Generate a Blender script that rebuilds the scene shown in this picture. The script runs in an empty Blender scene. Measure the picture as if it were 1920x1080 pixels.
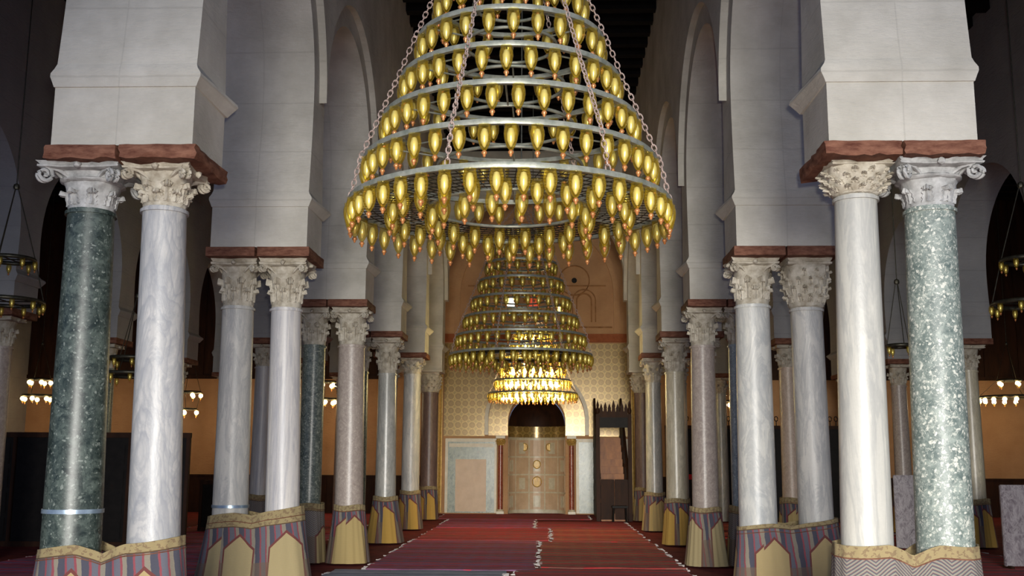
import bpy, bmesh, math, random
from mathutils import Vector, Matrix
random.seed(7)
PI = math.pi
S = bpy.context.scene
COL = S.collection

# ------------------------------------------------------------------ camera
cam_d = bpy.data.cameras.new('camera')
cam = bpy.data.objects.new('camera', cam_d)
COL.objects.link(cam)
S.camera = cam
PITCH, YAW, ROLL = 0.1637, 0.0336, 0.0050
cam_d.sensor_width = 36.0
cam_d.lens = 1967.0 / 1920.0 * 36.0
cam_d.clip_end = 200
cam.matrix_world = (Matrix.Translation((0.333, 0, 1.65)) @ Matrix.Rotation(YAW, 4, 'Z') @
                    Matrix.Rotation(PI / 2 + PITCH, 4, 'X') @ Matrix.Rotation(ROLL, 4, 'Z'))

# ------------------------------------------------------------------ world, light, exposure
S.view_settings.view_transform = 'Standard'
S.view_settings.look = 'None'
S.view_settings.gamma = 1
S.view_settings.use_curve_mapping = False
S.view_settings.exposure = 0.0
w = bpy.data.worlds.new('World'); S.world = w; w.use_nodes = True
bg = w.node_tree.nodes['Background']
bg.inputs[0].default_value = (0.42, 0.56, 0.95, 1); bg.inputs[1].default_value = 0.48


def light(name, kind, loc, power, color, rot=(0, 0, 0), size=.1, size_y=None, spread=None):
    d = bpy.data.lights.new(name, kind); d.energy = power; d.color = color
    if kind == 'AREA':
        d.shape = 'RECTANGLE'; d.size = size; d.size_y = size_y or size
        if spread: d.spread = spread
    else:
        d.shadow_soft_size = size
    o = bpy.data.objects.new(name, d); COL.objects.link(o); o.location = loc; o.rotation_euler = rot
    return o


# daylight through the great courtyard door behind the camera, and the camera's flash
light('courtyard_daylight', 'AREA', (0.9, -11, 2.4), 620, (1.0, 0.97, 0.90), (PI / 2 - math.radians(9), 0, 0), 4.0, 4.0, math.radians(50))
fl = light('camera_flash', 'SPOT', (0.42, -0.05, 1.80), 1120, (1.0, 0.96, 0.89), (PI / 2 - math.radians(1), 0, math.radians(-3)), size=.05)
fl.data.spot_size = math.radians(100); fl.data.spot_blend = 1.0


# ------------------------------------------------------------------ materials
def rgb(r, g, b):
    f = lambda c: ((c / 255) / 12.92 if c / 255 <= .04045 else (((c / 255) + .055) / 1.055) ** 2.4)
    return (f(r), f(g), f(b), 1)


class NT:
    def __init__(s, name):
        s.m = bpy.data.materials.new(name); s.m.use_nodes = True
        s.t = s.m.node_tree; s.b = s.t.nodes['Principled BSDF']; s.out = s.t.nodes['Material Output']

    def n(s, typ, **kw):
        x = s.t.nodes.new('ShaderNode' + typ)
        for k, v in kw.items():
            if k.startswith('i_'):
                x.inputs[k[2:].replace('_', ' ')].default_value = v
            else:
                setattr(x, k, v)
        return x

    def l(s, a, b): s.t.links.new(a, b)

    def coord(s, kind='Object', scale=(1, 1, 1), rot=(0, 0, 0)):
        c = s.n('TexCoord'); m = s.n('Mapping'); m.inputs['Scale'].default_value = scale
        m.inputs['Rotation'].default_value = rot
        s.l(c.outputs[kind], m.inputs[0]); return m.outputs[0]

    def noise(s, vec, scale, detail=4, rough=.6, dist=0):
        x = s.n('TexNoise'); x.inputs['Scale'].default_value = scale; x.inputs['Detail'].default_value = detail
        x.inputs['Roughness'].default_value = rough; x.inputs['Distortion'].default_value = dist
        s.l(vec, x.inputs['Vector']); return x.outputs['Fac']

    def ramp(s, fac, stops, interp='LINEAR'):
        x = s.n('ValToRGB'); r = x.color_ramp; r.interpolation = interp
        while len(r.elements) < len(stops): r.elements.new(.5)
        for e, (p, c) in zip(r.elements, stops): e.position = p; e.color = c
        s.l(fac, x.inputs[0]); return x.outputs[0]

    def mix(s, fac, a, b, mode='MIX'):
        x = s.n('Mix', data_type='RGBA', blend_type=mode)
        for i, v in ((0, fac), (6, a), (7, b)):
            if isinstance(v, (int, float, tuple)): x.inputs[i].default_value = v
            else: s.l(v, x.inputs[i])
        return x.outputs[2]

    def math(s, op, a, b=None, clamp=False):
        x = s.n('Math', operation=op); x.use_clamp = clamp
        for i, v in ((0, a), (1, b)):
            if v is None: continue
            if isinstance(v, (int, float)): x.inputs[i].default_value = v
            else: s.l(v, x.inputs[i])
        return x.outputs[0]

    def bump(s, h, strength=.3, dist=.02):
        x = s.n('Bump'); x.inputs['Strength'].default_value = strength; x.inputs['Distance'].default_value = dist
        s.l(h, x.inputs['Height']); s.l(x.outputs[0], s.b.inputs['Normal'])

    def base(s, c, rough=.6, metal=0.0):
        if isinstance(c, tuple): s.b.inputs['Base Color'].default_value = c
        else: s.l(c, s.b.inputs['Base Color'])
        s.b.inputs['Roughness'].default_value = rough; s.b.inputs['Metallic'].default_value = metal
        return s.m


def m_plaster(name, a, b, blocks=True):
    t = NT(name); v = t.coord('Object')
    n1 = t.noise(v, 1.1, 5, .6)
    v2 = t.coord('Object', (3, 3, 9))
    n2 = t.noise(v2, 2.6, 7, .75)
    c = t.ramp(n1, [(.3, a), (.7, b)])
    c = t.mix(t.math('MULTIPLY', n2, .35), c, tuple(x * .72 for x in a[:3]) + (1,))
    h = t.math('ADD', t.math('MULTIPLY', n1, .6), n2)
    if blocks:
        # ashlar joints: courses every 0.62 m, limewashed over
        sx = t.n('SeparateXYZ'); t.l(v, sx.inputs[0])
        z = t.math('FRACT', t.math('DIVIDE', t.math('ADD', sx.outputs[2], t.math('MULTIPLY', n1, .05)), .66))
        j = t.math('LESS_THAN', t.math('ABSOLUTE', t.math('SUBTRACT', z, .5)), .012)
        ax = t.math('ABSOLUTE', t.math('SUBTRACT', t.math('ABSOLUTE', t.math('ADD', sx.outputs[0], t.math('MULTIPLY', n1, .03))), 3.35))
        j2 = t.math('LESS_THAN', ax, .006)
        jj = t.math('MAXIMUM', j, j2)
        c = t.mix(t.math('MULTIPLY', jj, .2), c, tuple(x * .6 for x in a[:3]) + (1,))
        h = t.math('SUBTRACT', h, t.math('MULTIPLY', jj, .5))
    t.bump(h, .7, .03)
    return t.base(c, .85)


def m_marble(name, a, b, vein, stretch=(1, 1, .35), scale=2.2, rough=.42, wave=0.0, dist=2.5):
    t = NT(name); v = t.coord('Object', stretch)
    n1 = t.noise(v, scale, 6, .6, dist)
    n2 = t.noise(v, scale * 2.4, 5, .7, dist * .5)
    c = t.ramp(n1, [(.33, a), (.62, b)])
    k = t.ramp(n2, [(.40, (0, 0, 0, 1)), (.5, (1, 1, 1, 1)), (.56, (0, 0, 0, 1))])
    c = t.mix(t.math('MULTIPLY', k, .45), c, vein)
    if wave:
        vv = t.coord('Object', (1, 1, 1))
        sp = t.n('SeparateXYZ'); t.l(vv, sp.inputs[0])
        nn = t.noise(t.coord('Object', (1.6, 1.6, .7)), 2.2, 3, .5)
        x_ = t.math('ADD', sp.outputs[0], t.math('MULTIPLY', t.math('SUBTRACT', nn, .5), .16))
        ph = t.math('ADD', t.math('MULTIPLY', sp.outputs[2], wave), t.math('MULTIPLY', t.math('MULTIPLY', x_, x_), 70))
        ph = t.math('ADD', ph, t.math('MULTIPLY', nn, 5))
        k2 = t.ramp(t.math('FRACT', ph), [(.0, (0, 0, 0, 1)), (.5, (.25, .25, .25, 1)), (.86, (1, 1, 1, 1)), (1, (0, 0, 0, 1))])
        c = t.mix(t.math('MULTIPLY', k2, .5), c, vein)
    n3 = t.noise(t.coord('Object'), 38, 3, .7)
    c = t.mix(t.math('MULTIPLY', n3, .22), c, tuple(x * .5 for x in a[:3]) + (1,))
    t.bump(t.math('ADD', n3, n2), .12, .01)
    return t.base(c, rough)


def m_breccia(name, dark, mid, pale, scale=16, fleck=.58, rough=.25):
    t = NT(name); v = t.coord('Object')
    d = t.n('TexNoise'); d.inputs['Scale'].default_value = 9; t.l(v, d.inputs['Vector'])
    vm = t.n('VectorMath', operation='MULTIPLY_ADD'); t.l(d.outputs['Color'], vm.inputs[0])
    vm.inputs[1].default_value = (.12, .12, .12); t.l(v, vm.inputs[2])
    vo = t.n('TexVoronoi'); vo.inputs['Scale'].default_value = scale; t.l(vm.outputs[0], vo.inputs['Vector'])
    cell = t.n('SeparateColor'); t.l(vo.outputs['Color'], cell.inputs[0])
    n1 = t.noise(v, 7, 5, .7, 1)
    c = t.ramp(n1, [(.35, dark), (.62, mid)])
    pm = t.math('MULTIPLY', t.math('GREATER_THAN', cell.outputs[0], fleck + .22), t.math('LESS_THAN', vo.outputs['Distance'], .42))
    c = t.mix(t.math('MULTIPLY', pm, .8), c, pale)
    pm2 = t.math('GREATER_THAN', t.noise(v, 34, 3, .8), fleck)
    c = t.mix(t.math('MULTIPLY', pm2, .55), c, pale)
    dm = t.math('LESS_THAN', t.noise(v, 27, 3, .8), .43)
    c = t.mix(t.math('MULTIPLY', dm, .6), c, dark)
    t.bump(n1, .08, .01)
    return t.base(c, rough)


def m_simple(name, a, b, scale=8, rough=.6, metal=0, stretch=(1, 1, 1), bump=.2, emis=None):
    t = NT(name); v = t.coord('Object', stretch); n = t.noise(v, scale, 5, .65)
    t.bump(n, bump, .01)
    m = t.base(t.ramp(n, [(.3, a), (.7, b)]), rough, metal)
    if rough > .5: t.b.inputs['Specular IOR Level'].default_value = .2
    if emis:
        t.b.inputs['Emission Color'].default_value = emis[0]; t.b.inputs['Emission Strength'].default_value = emis[1]
    return m


M = {}
M['plaster'] = m_plaster('limewash', rgb(180, 175, 162), rgb(224, 219, 207))
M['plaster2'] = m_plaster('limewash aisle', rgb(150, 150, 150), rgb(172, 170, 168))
M['orange'] = m_plaster('ochre plaster', rgb(190, 144, 100), rgb(214, 168, 122), False)
M['relief'] = m_simple('darker ochre relief', rgb(140, 98, 62), rgb(176, 128, 84), 7, .85)  # shading put into the colour: front light leaves these mouldings flat
M['stonecap'] = m_simple('carved stone', rgb(150, 140, 122), rgb(205, 198, 182), 9, .8, bump=.8)
M['stonecap_grey'] = m_simple('carved grey marble', rgb(140, 140, 138), rgb(198, 198, 196), 9, .75, bump=.8)
M['redwood'] = m_simple('red painted wood', rgb(84, 46, 34), rgb(140, 98, 78), 7, .75, stretch=(1, 1, 3), bump=.8)
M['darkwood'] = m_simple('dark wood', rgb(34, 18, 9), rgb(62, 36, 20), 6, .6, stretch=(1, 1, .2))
M['blackwood'] = m_simple('black stained wood', rgb(12, 10, 10), rgb(28, 24, 22), 5, .55)
M['roofwood'] = m_simple('old roof timber', rgb(10, 9, 9), rgb(22, 19, 18), 4, .95)
M['warmwood'] = m_simple('honey wood', rgb(140, 84, 40), rgb(190, 122, 62), 6, .5, stretch=(1, 1, .3))
M['ringmetal'] = m_simple('grey green bronze', rgb(108, 114, 104), rgb(152, 152, 140), 14, .42, .35)
M['chainmetal'] = m_simple('pale pink iron', rgb(164, 142, 134), rgb(200, 180, 170), 20, .4, .3)
M['darkmetal'] = m_simple('dark bronze', rgb(44, 44, 38), rgb(80, 76, 62), 14, .4, .6)
M['copper'] = m_simple('copper finial', rgb(164, 100, 54), rgb(204, 144, 92), 20, .25, .4)
M['bulb'] = m_simple('frosted bulb', rgb(246, 232, 172), rgb(255, 246, 212), 3, .27, .5, bump=0)
M['gold'] = m_simple('gilded moulding', rgb(190, 150, 70), rgb(226, 190, 110), 12, .4, .3)
M['cream'] = m_simple('cream marble frame', rgb(196, 184, 150), rgb(222, 212, 186), 6, .35)
M['peach'] = m_simple('peach marble slab', rgb(196, 164, 128), rgb(216, 186, 150), 3, .4)
M['greenmarble'] = m_marble('green grey marble', rgb(92, 108, 98), rgb(150, 160, 140), rgb(190, 196, 176), (1, 1, .6), 3, .25)
M['redmarble'] = m_marble('red porphyry', rgb(110, 38, 22), rgb(160, 70, 44), rgb(200, 140, 110), (1, 1, .6), 6, .25)
M['fringe'] = m_simple('white fringe', rgb(178, 170, 168), rgb(214, 206, 202), 30, .9)
M['floor'] = m_simple('worn floor mats', rgb(96, 34, 36), rgb(140, 56, 52), 3, .95)
M['strap'] = m_simple('steel strap', rgb(130, 150, 170), rgb(180, 200, 215), 8, .3, .6)

# lamps
def m_glass(name, tint, body):
    t = NT(name)
    tr = t.n('BsdfTransparent'); tr.inputs[0].default_value = tint
    t.base(body, .08, .25); t.b.inputs['Coat Weight'].default_value = 1.0
    lw = t.n('LayerWeight'); lw.inputs[0].default_value = .45
    mx = t.n('MixShader'); t.l(t.math('ADD', t.math('MULTIPLY', lw.outputs['Facing'], .75), .05, True), mx.inputs[0])
    t.l(tr.outputs[0], mx.inputs[1]); t.l(t.b.outputs[0], mx.inputs[2]); t.l(mx.outputs[0], t.out.inputs[0])
    return t.m
M['glass'] = m_glass('amber glass', (0.965, 0.91, 0.58, 1), rgb(176, 146, 40))

def m_emit(name, col, st):
    t = NT(name); t.base(col, .5)
    t.b.inputs['Emission Color'].default_value = col; t.b.inputs['Emission Strength'].default_value = st
    return t.m
M['lit'] = m_emit('lit bulb', (1.0, .90, .72, 1), 70)
M['lit_warm'] = m_emit('warm lit bulb', (1.0, .80, .50, 1), 14)
M['window_light'] = m_emit('bright window pane', (1.0, .95, .85, 1), 2.5)
M['red_window'] = m_emit('red window pane', (0.8, .10, .04, 1), .5)


def m_tile(name):
    t = NT(name); v = t.coord('Object'); sx = t.n('SeparateXYZ'); t.l(v, sx.inputs[0])
    cx = t.math('SUBTRACT', t.math('FRACT', t.math('DIVIDE', sx.outputs[0], .235)), .5)
    cz = t.math('SUBTRACT', t.math('FRACT', t.math('DIVIDE', sx.outputs[2], .235)), .5)
    r = t.math('SQRT', t.math('ADD', t.math('POWER', t.math('ABSOLUTE', cx), 2), t.math('POWER', t.math('ABSOLUTE', cz), 2)))
    dia = t.math('ADD', t.math('ABSOLUTE', cx), t.math('ABSOLUTE', cz))
    n = t.noise(v, 24, 4, .8)
    c = t.ramp(n, [(.35, rgb(146, 118, 62)), (.65, rgb(188, 158, 92))])
    c = t.mix(t.math('MULTIPLY', t.math('LESS_THAN', r, .40), .6), c, rgb(108, 84, 42))
    c = t.mix(t.math('MULTIPLY', t.math('LESS_THAN', r, .26), .4), c, rgb(158, 128, 70))
    c = t.mix(t.math('MULTIPLY', t.math('GREATER_THAN', dia, .78), .5), c, rgb(128, 112, 66))
    return t.base(c, .22, .2)
M['tile'] = m_tile('lustre tiles')


def m_wrap(name, kind, L=.62, phase=0.0, top=.98, ya=(172, 152, 108), green=False):
    """Woven mat on a UV laid in metres: u along the cloth, v up from the floor."""
    t = NT(name); c = t.n('TexCoord'); sx = t.n('SeparateXYZ'); t.l(c.outputs['UV'], sx.inputs[0])
    u, v = sx.outputs[0], sx.outputs[1]
    nz = t.noise(c.outputs['UV'], 5, 3, .6)
    uu = t.math('ADD', u, t.math('MULTIPLY', nz, .04))
    st = t.math('FRACT', t.math('DIVIDE', t.math('ADD', uu, t.math('MULTIPLY', v, .10)), .19))
    R_, B_, G_, N_ = rgb(138, 70, 78), rgb(98, 98, 108), rgb(134, 126, 112), rgb(74, 74, 86)
    col = t.ramp(st, [(0, B_), (.28, R_), (.38, G_), (.60, N_), (.90, R_)], 'CONSTANT')
    if kind == 'chevron':
        z = t.math('ABSOLUTE', t.math('SUBTRACT', t.math('FRACT', t.math('DIVIDE', u, .30)), .5))
        st2 = t.math('FRACT', t.math('DIVIDE', t.math('ADD', v, t.math('MULTIPLY', z, .22)), .030))
        col = t.ramp(st2, [(0, rgb(138, 134, 122)), (.5, rgb(84, 86, 92)), (.84, rgb(122, 84, 84))], 'CONSTANT')
    cell = t.math('ABSOLUTE', t.math('SUBTRACT', t.math('FRACT', t.math('DIVIDE', t.math('ADD', u, phase), L)), .5))
    cm = t.math('MULTIPLY', cell, L)
    hgt = .74 if kind != 'chevron' else .58
    arch = t.math('MULTIPLY', t.math('LESS_THAN', cm, .17), t.math('LESS_THAN', t.math('ADD', v, t.math('MULTIPLY', cm, .95)), hgt))
    arch2 = t.math('MULTIPLY', t.math('LESS_THAN', cm, .19), t.math('LESS_THAN', t.math('ADD', v, t.math('MULTIPLY', cm, .95)), hgt + .035))
    col = t.mix(arch2, col, rgb(110, 60, 56))
    low = t.math('LESS_THAN', v, .42)
    col = t.mix(t.math('MULTIPLY', low, .6), col, rgb(112, 92, 74))
    col = t.mix(arch, col, rgb(*ya))
    bd = t.math('GREATER_THAN', v, top - .10)
    dots = t.math('GREATER_THAN', t.noise(c.outputs['UV'], 22, 2, .6), .55)
    bcol = t.mix(t.math('MULTIPLY', dots, .6), rgb(152, 136, 98), rgb(112, 88, 68))
    col = t.mix(bd, col, bcol)
    ln = t.math('LESS_THAN', t.math('ABSOLUTE', t.math('SUBTRACT', v, top - .10)), .006)
    col = t.mix(ln, col, rgb(90, 70, 50))
    wv = t.math('SINE', t.math('MULTIPLY', v, 520))
    col = t.mix(t.math('MULTIPLY', t.math('ADD', wv, 1.0), .07), col, (0.02, .02, .02, 1))
    t.bump(t.math('ADD', wv, t.math('MULTIPLY', nz, 2)), .25, .004)
    return t.base(col, .95)


def m_rug(name, cols, f=.22, seed=0.0):
    t = NT(name); c = t.n('TexCoord'); sx = t.n('SeparateXYZ'); t.l(c.outputs['Object'], sx.inputs[0])
    n0 = t.noise(c.outputs['Object'], 1.6, 4, .6)
    y = t.math('ADD', t.math('ADD', sx.outputs[1], seed), t.math('MULTIPLY', n0, .45))
    st = t.math('FRACT', t.math('DIVIDE', y, f * 6))
    k = len(cols)
    col = t.ramp(st, [(i / k, x) for i, x in enumerate(cols)], 'CONSTANT')
    x6 = t.math('ABSOLUTE', t.math('SUBTRACT', t.math('FRACT', t.math('DIVIDE', sx.outputs[0], .34)), .5))
    y6 = t.math('ABSOLUTE', t.math('SUBTRACT', t.math('FRACT', t.math('DIVIDE', y, f * 2)), .5))
    dm = t.math('LESS_THAN', t.math('ADD', x6, y6), .33)
    col = t.mix(t.math('MULTIPLY', dm, .35), col, cols[1])
    n3 = t.noise(t.coord('Object', (.7, 3.5, 1)), 2.4, 5, .75)
    sm = t.ramp(n3, [(.42, (0, 0, 0, 1)), (.62, (1, 1, 1, 1))])
    col = t.mix(t.math('MULTIPLY', sm, .4), col, tuple(min(1, a * 1.5) for a in cols[3][:3]) + (1,))
    n = t.noise(c.outputs['Object'], 9, 6, .85)
    col = t.mix(t.math('MULTIPLY', t.math('POWER', n, 3.0), 1.6, True), col, tuple(a * .35 for a in cols[0][:3]) + (1,))
    t.bump(n, .5, .01)
    return t.base(col, .95)


# ------------------------------------------------------------------ mesh helpers
def finish(name, bm, mats, parent=None, smooth=35, loc=None, matidx=None):
    me = bpy.data.meshes.new(name)
    bmesh.ops.recalc_face_normals(bm, faces=bm.faces[:])
    if smooth:
        lim = math.radians(smooth)
        for f in bm.faces: f.smooth = True
        for e in bm.edges:
            if len(e.link_faces) == 2 and e.calc_face_angle(0) > lim: e.smooth = False
    bm.to_mesh(me); bm.free()
    if not isinstance(mats, (list, tuple)): mats = [mats]
    for m in mats: me.materials.append(M[m] if isinstance(m, str) else m)
    o = bpy.data.objects.new(name, me); COL.objects.link(o)
    if parent: o.parent = parent
    if loc: o.location = loc
    return o


def tag(o, label=None, cat=None, group=None, kind=None):
    if label: o['label'] = label
    if cat: o['category'] = cat
    if group: o['group'] = group
    if kind: o['kind'] = kind
    return o


def thing(name, label, cat, loc=(0, 0, 0), rz=0, group=None):
    o = bpy.data.objects.new(name, None); COL.objects.link(o); o.location = loc; o.rotation_euler = (0, 0, rz)
    o.empty_display_size = .2
    return tag(o, label, cat, group, 'thing')


def box(bm, x0, x1, y0, y1, z0, z1, mi=0, bevel=0):
    vs = [bm.verts.new((x, y, z)) for x in (x0, x1) for y in (y0, y1) for z in (z0, z1)]
    q = [(0, 1, 3, 2), (4, 6, 7, 5), (0, 4, 5, 1), (2, 3, 7, 6), (0, 2, 6, 4), (1, 5, 7, 3)]
    fs = [bm.faces.new([vs[i] for i in f]) for f in q]
    for f in fs: f.material_index = mi
    if bevel:
        es = list({e for f in fs for e in f.edges})
        bmesh.ops.bevel(bm, geom=es, offset=bevel, segments=2, affect='EDGES')
    return vs


def lathe(bm, prof, seg=24, c=(0, 0, 0), mi=0, cap=True, fn=None, ang=2 * PI):
    rings = []
    for r, z in prof:
        ring = []
        for i in range(seg):
            a = ang * i / seg
            rr = fn(r, a, z) if fn else r
            ring.append(bm.verts.new((c[0] + rr * math.cos(a), c[1] + rr * math.sin(a), c[2] + z)))
        rings.append(ring)
    for a, b in zip(rings, rings[1:]):
        for i in range(seg):
            f = bm.faces.new((a[i], a[(i + 1) % seg], b[(i + 1) % seg], b[i])); f.material_index = mi
    if cap:
        for r in (rings[0][::-1], rings[-1]):
            f = bm.faces.new(r); f.material_index = mi
    return rings


def tube(bm, pts, r, seg=6, mi=0, closed=False):
    pts = [Vector(p) for p in pts]; n = len(pts); rings = []
    for i, p in enumerate(pts):
        if closed: t = pts[(i + 1) % n] - pts[i - 1]
        else: t = pts[min(i + 1, n - 1)] - pts[max(i - 1, 0)]
        t.normalize()
        up = Vector((0, 0, 1)) if abs(t.z) < .9 else Vector((1, 0, 0))
        a = t.cross(up).normalized(); b = t.cross(a)
        rr = r[i] if isinstance(r, (list, tuple)) else r
        rings.append([bm.verts.new(p + rr * (math.cos(2 * PI * j / seg) * a + math.sin(2 * PI * j / seg) * b)) for j in range(seg)])
    m = n if closed else n - 1
    for i in range(m):
        A, B = rings[i], rings[(i + 1) % n]
        for j in range(seg):
            f = bm.faces.new((A[j], A[(j + 1) % seg], B[(j + 1) % seg], B[j])); f.material_index = mi
    if not closed:
        bm.faces.new(rings[0][::-1]).material_index = mi; bm.faces.new(rings[-1]).material_index = mi


def torus(bm, R, r, z=0, seg=72, sr=8, c=(0, 0), mi=0, zr=1.0):
    rings = []
    for i in range(seg):
        a = 2 * PI * i / seg
        rings.append([bm.verts.new((c[0] + (R + r * math.cos(2 * PI * j / sr)) * math.cos(a),
                                    c[1] + (R + r * math.cos(2 * PI * j / sr)) * math.sin(a),
                                    z + zr * r * math.sin(2 * PI * j / sr))) for j in range(sr)])
    for i in range(seg):
        A, B = rings[i], rings[(i + 1) % seg]
        for j in range(sr):
            bm.faces.new((A[j], A[(j + 1) % sr], B[(j + 1) % sr], B[j])).material_index = mi


def extrude_poly(bm, pts, fn0, fn1, mi=0):
    """pts: 2D outline; fn0/fn1 map it to the two faces."""
    a = [bm.verts.new(fn0(*p)) for p in pts]; b = [bm.verts.new(fn1(*p)) for p in pts]
    n = len(pts)
    for i in range(n):
        bm.faces.new((a[i], a[(i + 1) % n], b[(i + 1) % n], b[i])).material_index = mi
    fa = bm.faces.new(a); fb = bm.faces.new(b[::-1]); fa.normal_update(); fb.normal_update()
    r = bmesh.ops.triangulate(bm, faces=[fa, fb], quad_method='BEAUTY', ngon_method='EAR_CLIP')
    for f in r['faces']: f.material_index = mi


# ------------------------------------------------------------------ geometry of the hall
Y1, SP, D = 8.566, 4.337, .83          # first pier front, bay spacing, pier depth
HX0, HX1 = 2.70, 3.93                  # nave arcade thickness
ZI, ZT = 4.31, 11.12                   # underside of impost block, nave ceiling
PY = [Y1 + k * SP for k in range(6)]
YE = 34.6                              # qibla wall


def arch_pts(yc, half, zs, zc, R, n=28):
    """horseshoe arch from (yc-half,zs) over the top to (yc+half,zs)"""
    p = [(yc - half, zs)]
    for i in range(1, 7):
        t = i / 6; p.append((yc - (half + (R - half) * math.sin(t * PI / 2)), zs + (zc - zs) * t))
    for i in range(1, n):
        a = PI - PI * i / n; p.append((yc + R * math.cos(a), zc + R * math.sin(a)))
    for i in range(6, 0, -1):
        t = i / 6; p.append((yc + (half + (R - half) * math.sin(t * PI / 2)), zs + (zc - zs) * t))
    p.append((yc + half, zs))
    return p


def arcade(name, x0, x1, piers, zi, zs, zc, R, ztop, mat, ystart, yend, side, proud=True):
    """side = +1 when the nave lies towards +x of this wall; x0<x1"""
    bm = bmesh.new()
    half = (SP - D) / 2
    pts = [(ystart, ztop)]
    # opening before the first pier is only a half arch, ending at its crown
    yc0 = piers[0] - half
    if ystart < piers[0] - .5:
        ap = arch_pts(yc0, half, zs, zc, R)
        ap = [p for p in ap if p[0] >= yc0 - 1e-6 and p[1] >= zs - 1e-6]
        pts += [(ystart, ap[0][1])] + ap[:]
    else:
        pts += [(ystart, zi)]
    for k, y in enumerate(piers):
        if not (k == 0 and ystart >= piers[0] - .5): pts.append((y, zi))
        if k < len(piers) - 1:
            pts.append((y + D, zi))
            pts += arch_pts(y + D + half, half, zs, zc, R)
        else:
            if yend > y + D + half + .3:
                pts.append((y + D, zi))
                ap = [p for p in arch_pts(y + D + half, half, zs, zc, R) if p[0] <= yend - .02]
                pts += ap
                pts.append((yend, ap[-1][1]))
            else:
                pts.append((yend, zi))
    pts.append((yend, ztop))
    extrude_poly(bm, pts, lambda a, b: (x0, a, b), lambda a, b: (x1, a, b))
    # cornice mouldings on every pier
    for y in piers:
        prof = [(zs - .17, 0.0, .0), (zs - .168, .02, .012), (zs - .13, .05, .016), (zs - .075, .10, .018), (zs - .045, .095, .018), (zs + .0, .03, .012), (zs + .04, .0, .0)]
        rings = []
        for z, e, g in prof:
            rings.append([bm.verts.new(q) for q in ((x0 - e * .45, y - g, z), (x1 + e * .45, y - g, z), (x1 + e * 1.2, y + D + g, z), (x0 - e * 1.2, y + D + g, z))])
        for a, b in zip(rings, rings[1:]):
            for i in range(4): bm.faces.new((a[i], a[(i + 1) % 4], b[(i + 1) % 4], b[i]))
        bm.faces.new(rings[0][::-1]); bm.faces.new(rings[-1])
    if proud:   # upper face standing proud of the arches on the nave side, its arches meeting in points over the piers
        RR = SP / 2 - .004
        p = [(ystart, ztop)]
        yc = piers[0] - half
        if ystart < piers[0] - .5:
            for i in range(17):
                a = PI / 2 - PI / 2 * i / 16; p.append((yc + RR * math.cos(a), zc + RR * math.sin(a)))
        for k, y in enumerate(piers[:-1]):
            yc = y + D + half
            for i in range(33):
                a = PI - PI * i / 32; p.append((yc + RR * math.cos(a), zc + RR * math.sin(a)))
        p.append((yend, zc)); p.append((yend, ztop))
        xf = x1 if side > 0 else x0
        extrude_poly(bm, p, lambda a, b: (xf - side * .01, a, b), lambda a, b: (xf + side * .10, a, b))
    o = finish(name, bm, mat)
    tag(o, kind='structure')
    return o


arcade('wall_left', -HX1, -HX0, PY, ZI, 5.0, 6.35, 1.86, ZT + .9, 'plaster', Y1 - 2.1, 31.0, +1)
arcade('wall_right', HX0, HX1, PY, ZI, 5.0, 6.35, 1.86, ZT + .9, 'plaster', Y1 - 2.1, 31.0, -1)
AI = 4.17                                # aisle impost underside
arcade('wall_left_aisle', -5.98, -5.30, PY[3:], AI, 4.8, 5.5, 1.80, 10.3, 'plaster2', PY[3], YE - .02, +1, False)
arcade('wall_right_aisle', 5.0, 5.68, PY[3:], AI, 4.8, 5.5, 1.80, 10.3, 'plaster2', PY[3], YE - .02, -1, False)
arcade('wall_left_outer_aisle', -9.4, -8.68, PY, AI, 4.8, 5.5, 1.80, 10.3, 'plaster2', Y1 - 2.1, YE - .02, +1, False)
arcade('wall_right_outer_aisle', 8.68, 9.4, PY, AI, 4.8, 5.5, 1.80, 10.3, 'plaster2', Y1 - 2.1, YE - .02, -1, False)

# ceilings with beams
bm = bmesh.new()
box(bm, -HX0 - .15, HX0 + .15, 6.5, 35.2, ZT, ZT + .2)
y = 6.9
while y < 34:
    box(bm, -HX0 - .11, HX0 + .11, y, y + .22, ZT - .22, ZT + .01); y += .62
tag(finish('ceiling', bm, 'roofwood', smooth=0), kind='structure')
bm = bmesh.new()
for a, b in ((-17, -HX1 + .02), (HX1 - .02, 17)):
    box(bm, a, b, 6.5, 35.2, 10.3, 10.5)
    y = 6.9
    while y < 34:
        for c, d in ((a, -9.41), (-8.67, b)) if a < 0 else ((a, 8.67), (9.41, b)):
            box(bm, c, d, y, y + .2, 10.1, 10.31)
        y += .8
tag(finish('ceiling_aisles', bm, 'roofwood', smooth=0), kind='structure')
# floor
bm = bmesh.new(); box(bm, -17, 17, -3, 35.2, -.25, -.03)
tag(finish('floor', bm, 'floor', smooth=0), kind='structure')
# outer side walls
bm = bmesh.new(); box(bm, -17.3, -17, 6.5, 35.2, -.25, 10.5)
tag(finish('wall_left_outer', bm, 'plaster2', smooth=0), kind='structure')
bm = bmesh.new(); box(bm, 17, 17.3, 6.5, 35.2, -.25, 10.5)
tag(finish('wall_right_outer', bm, 'plaster2', smooth=0), kind='structure')

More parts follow.
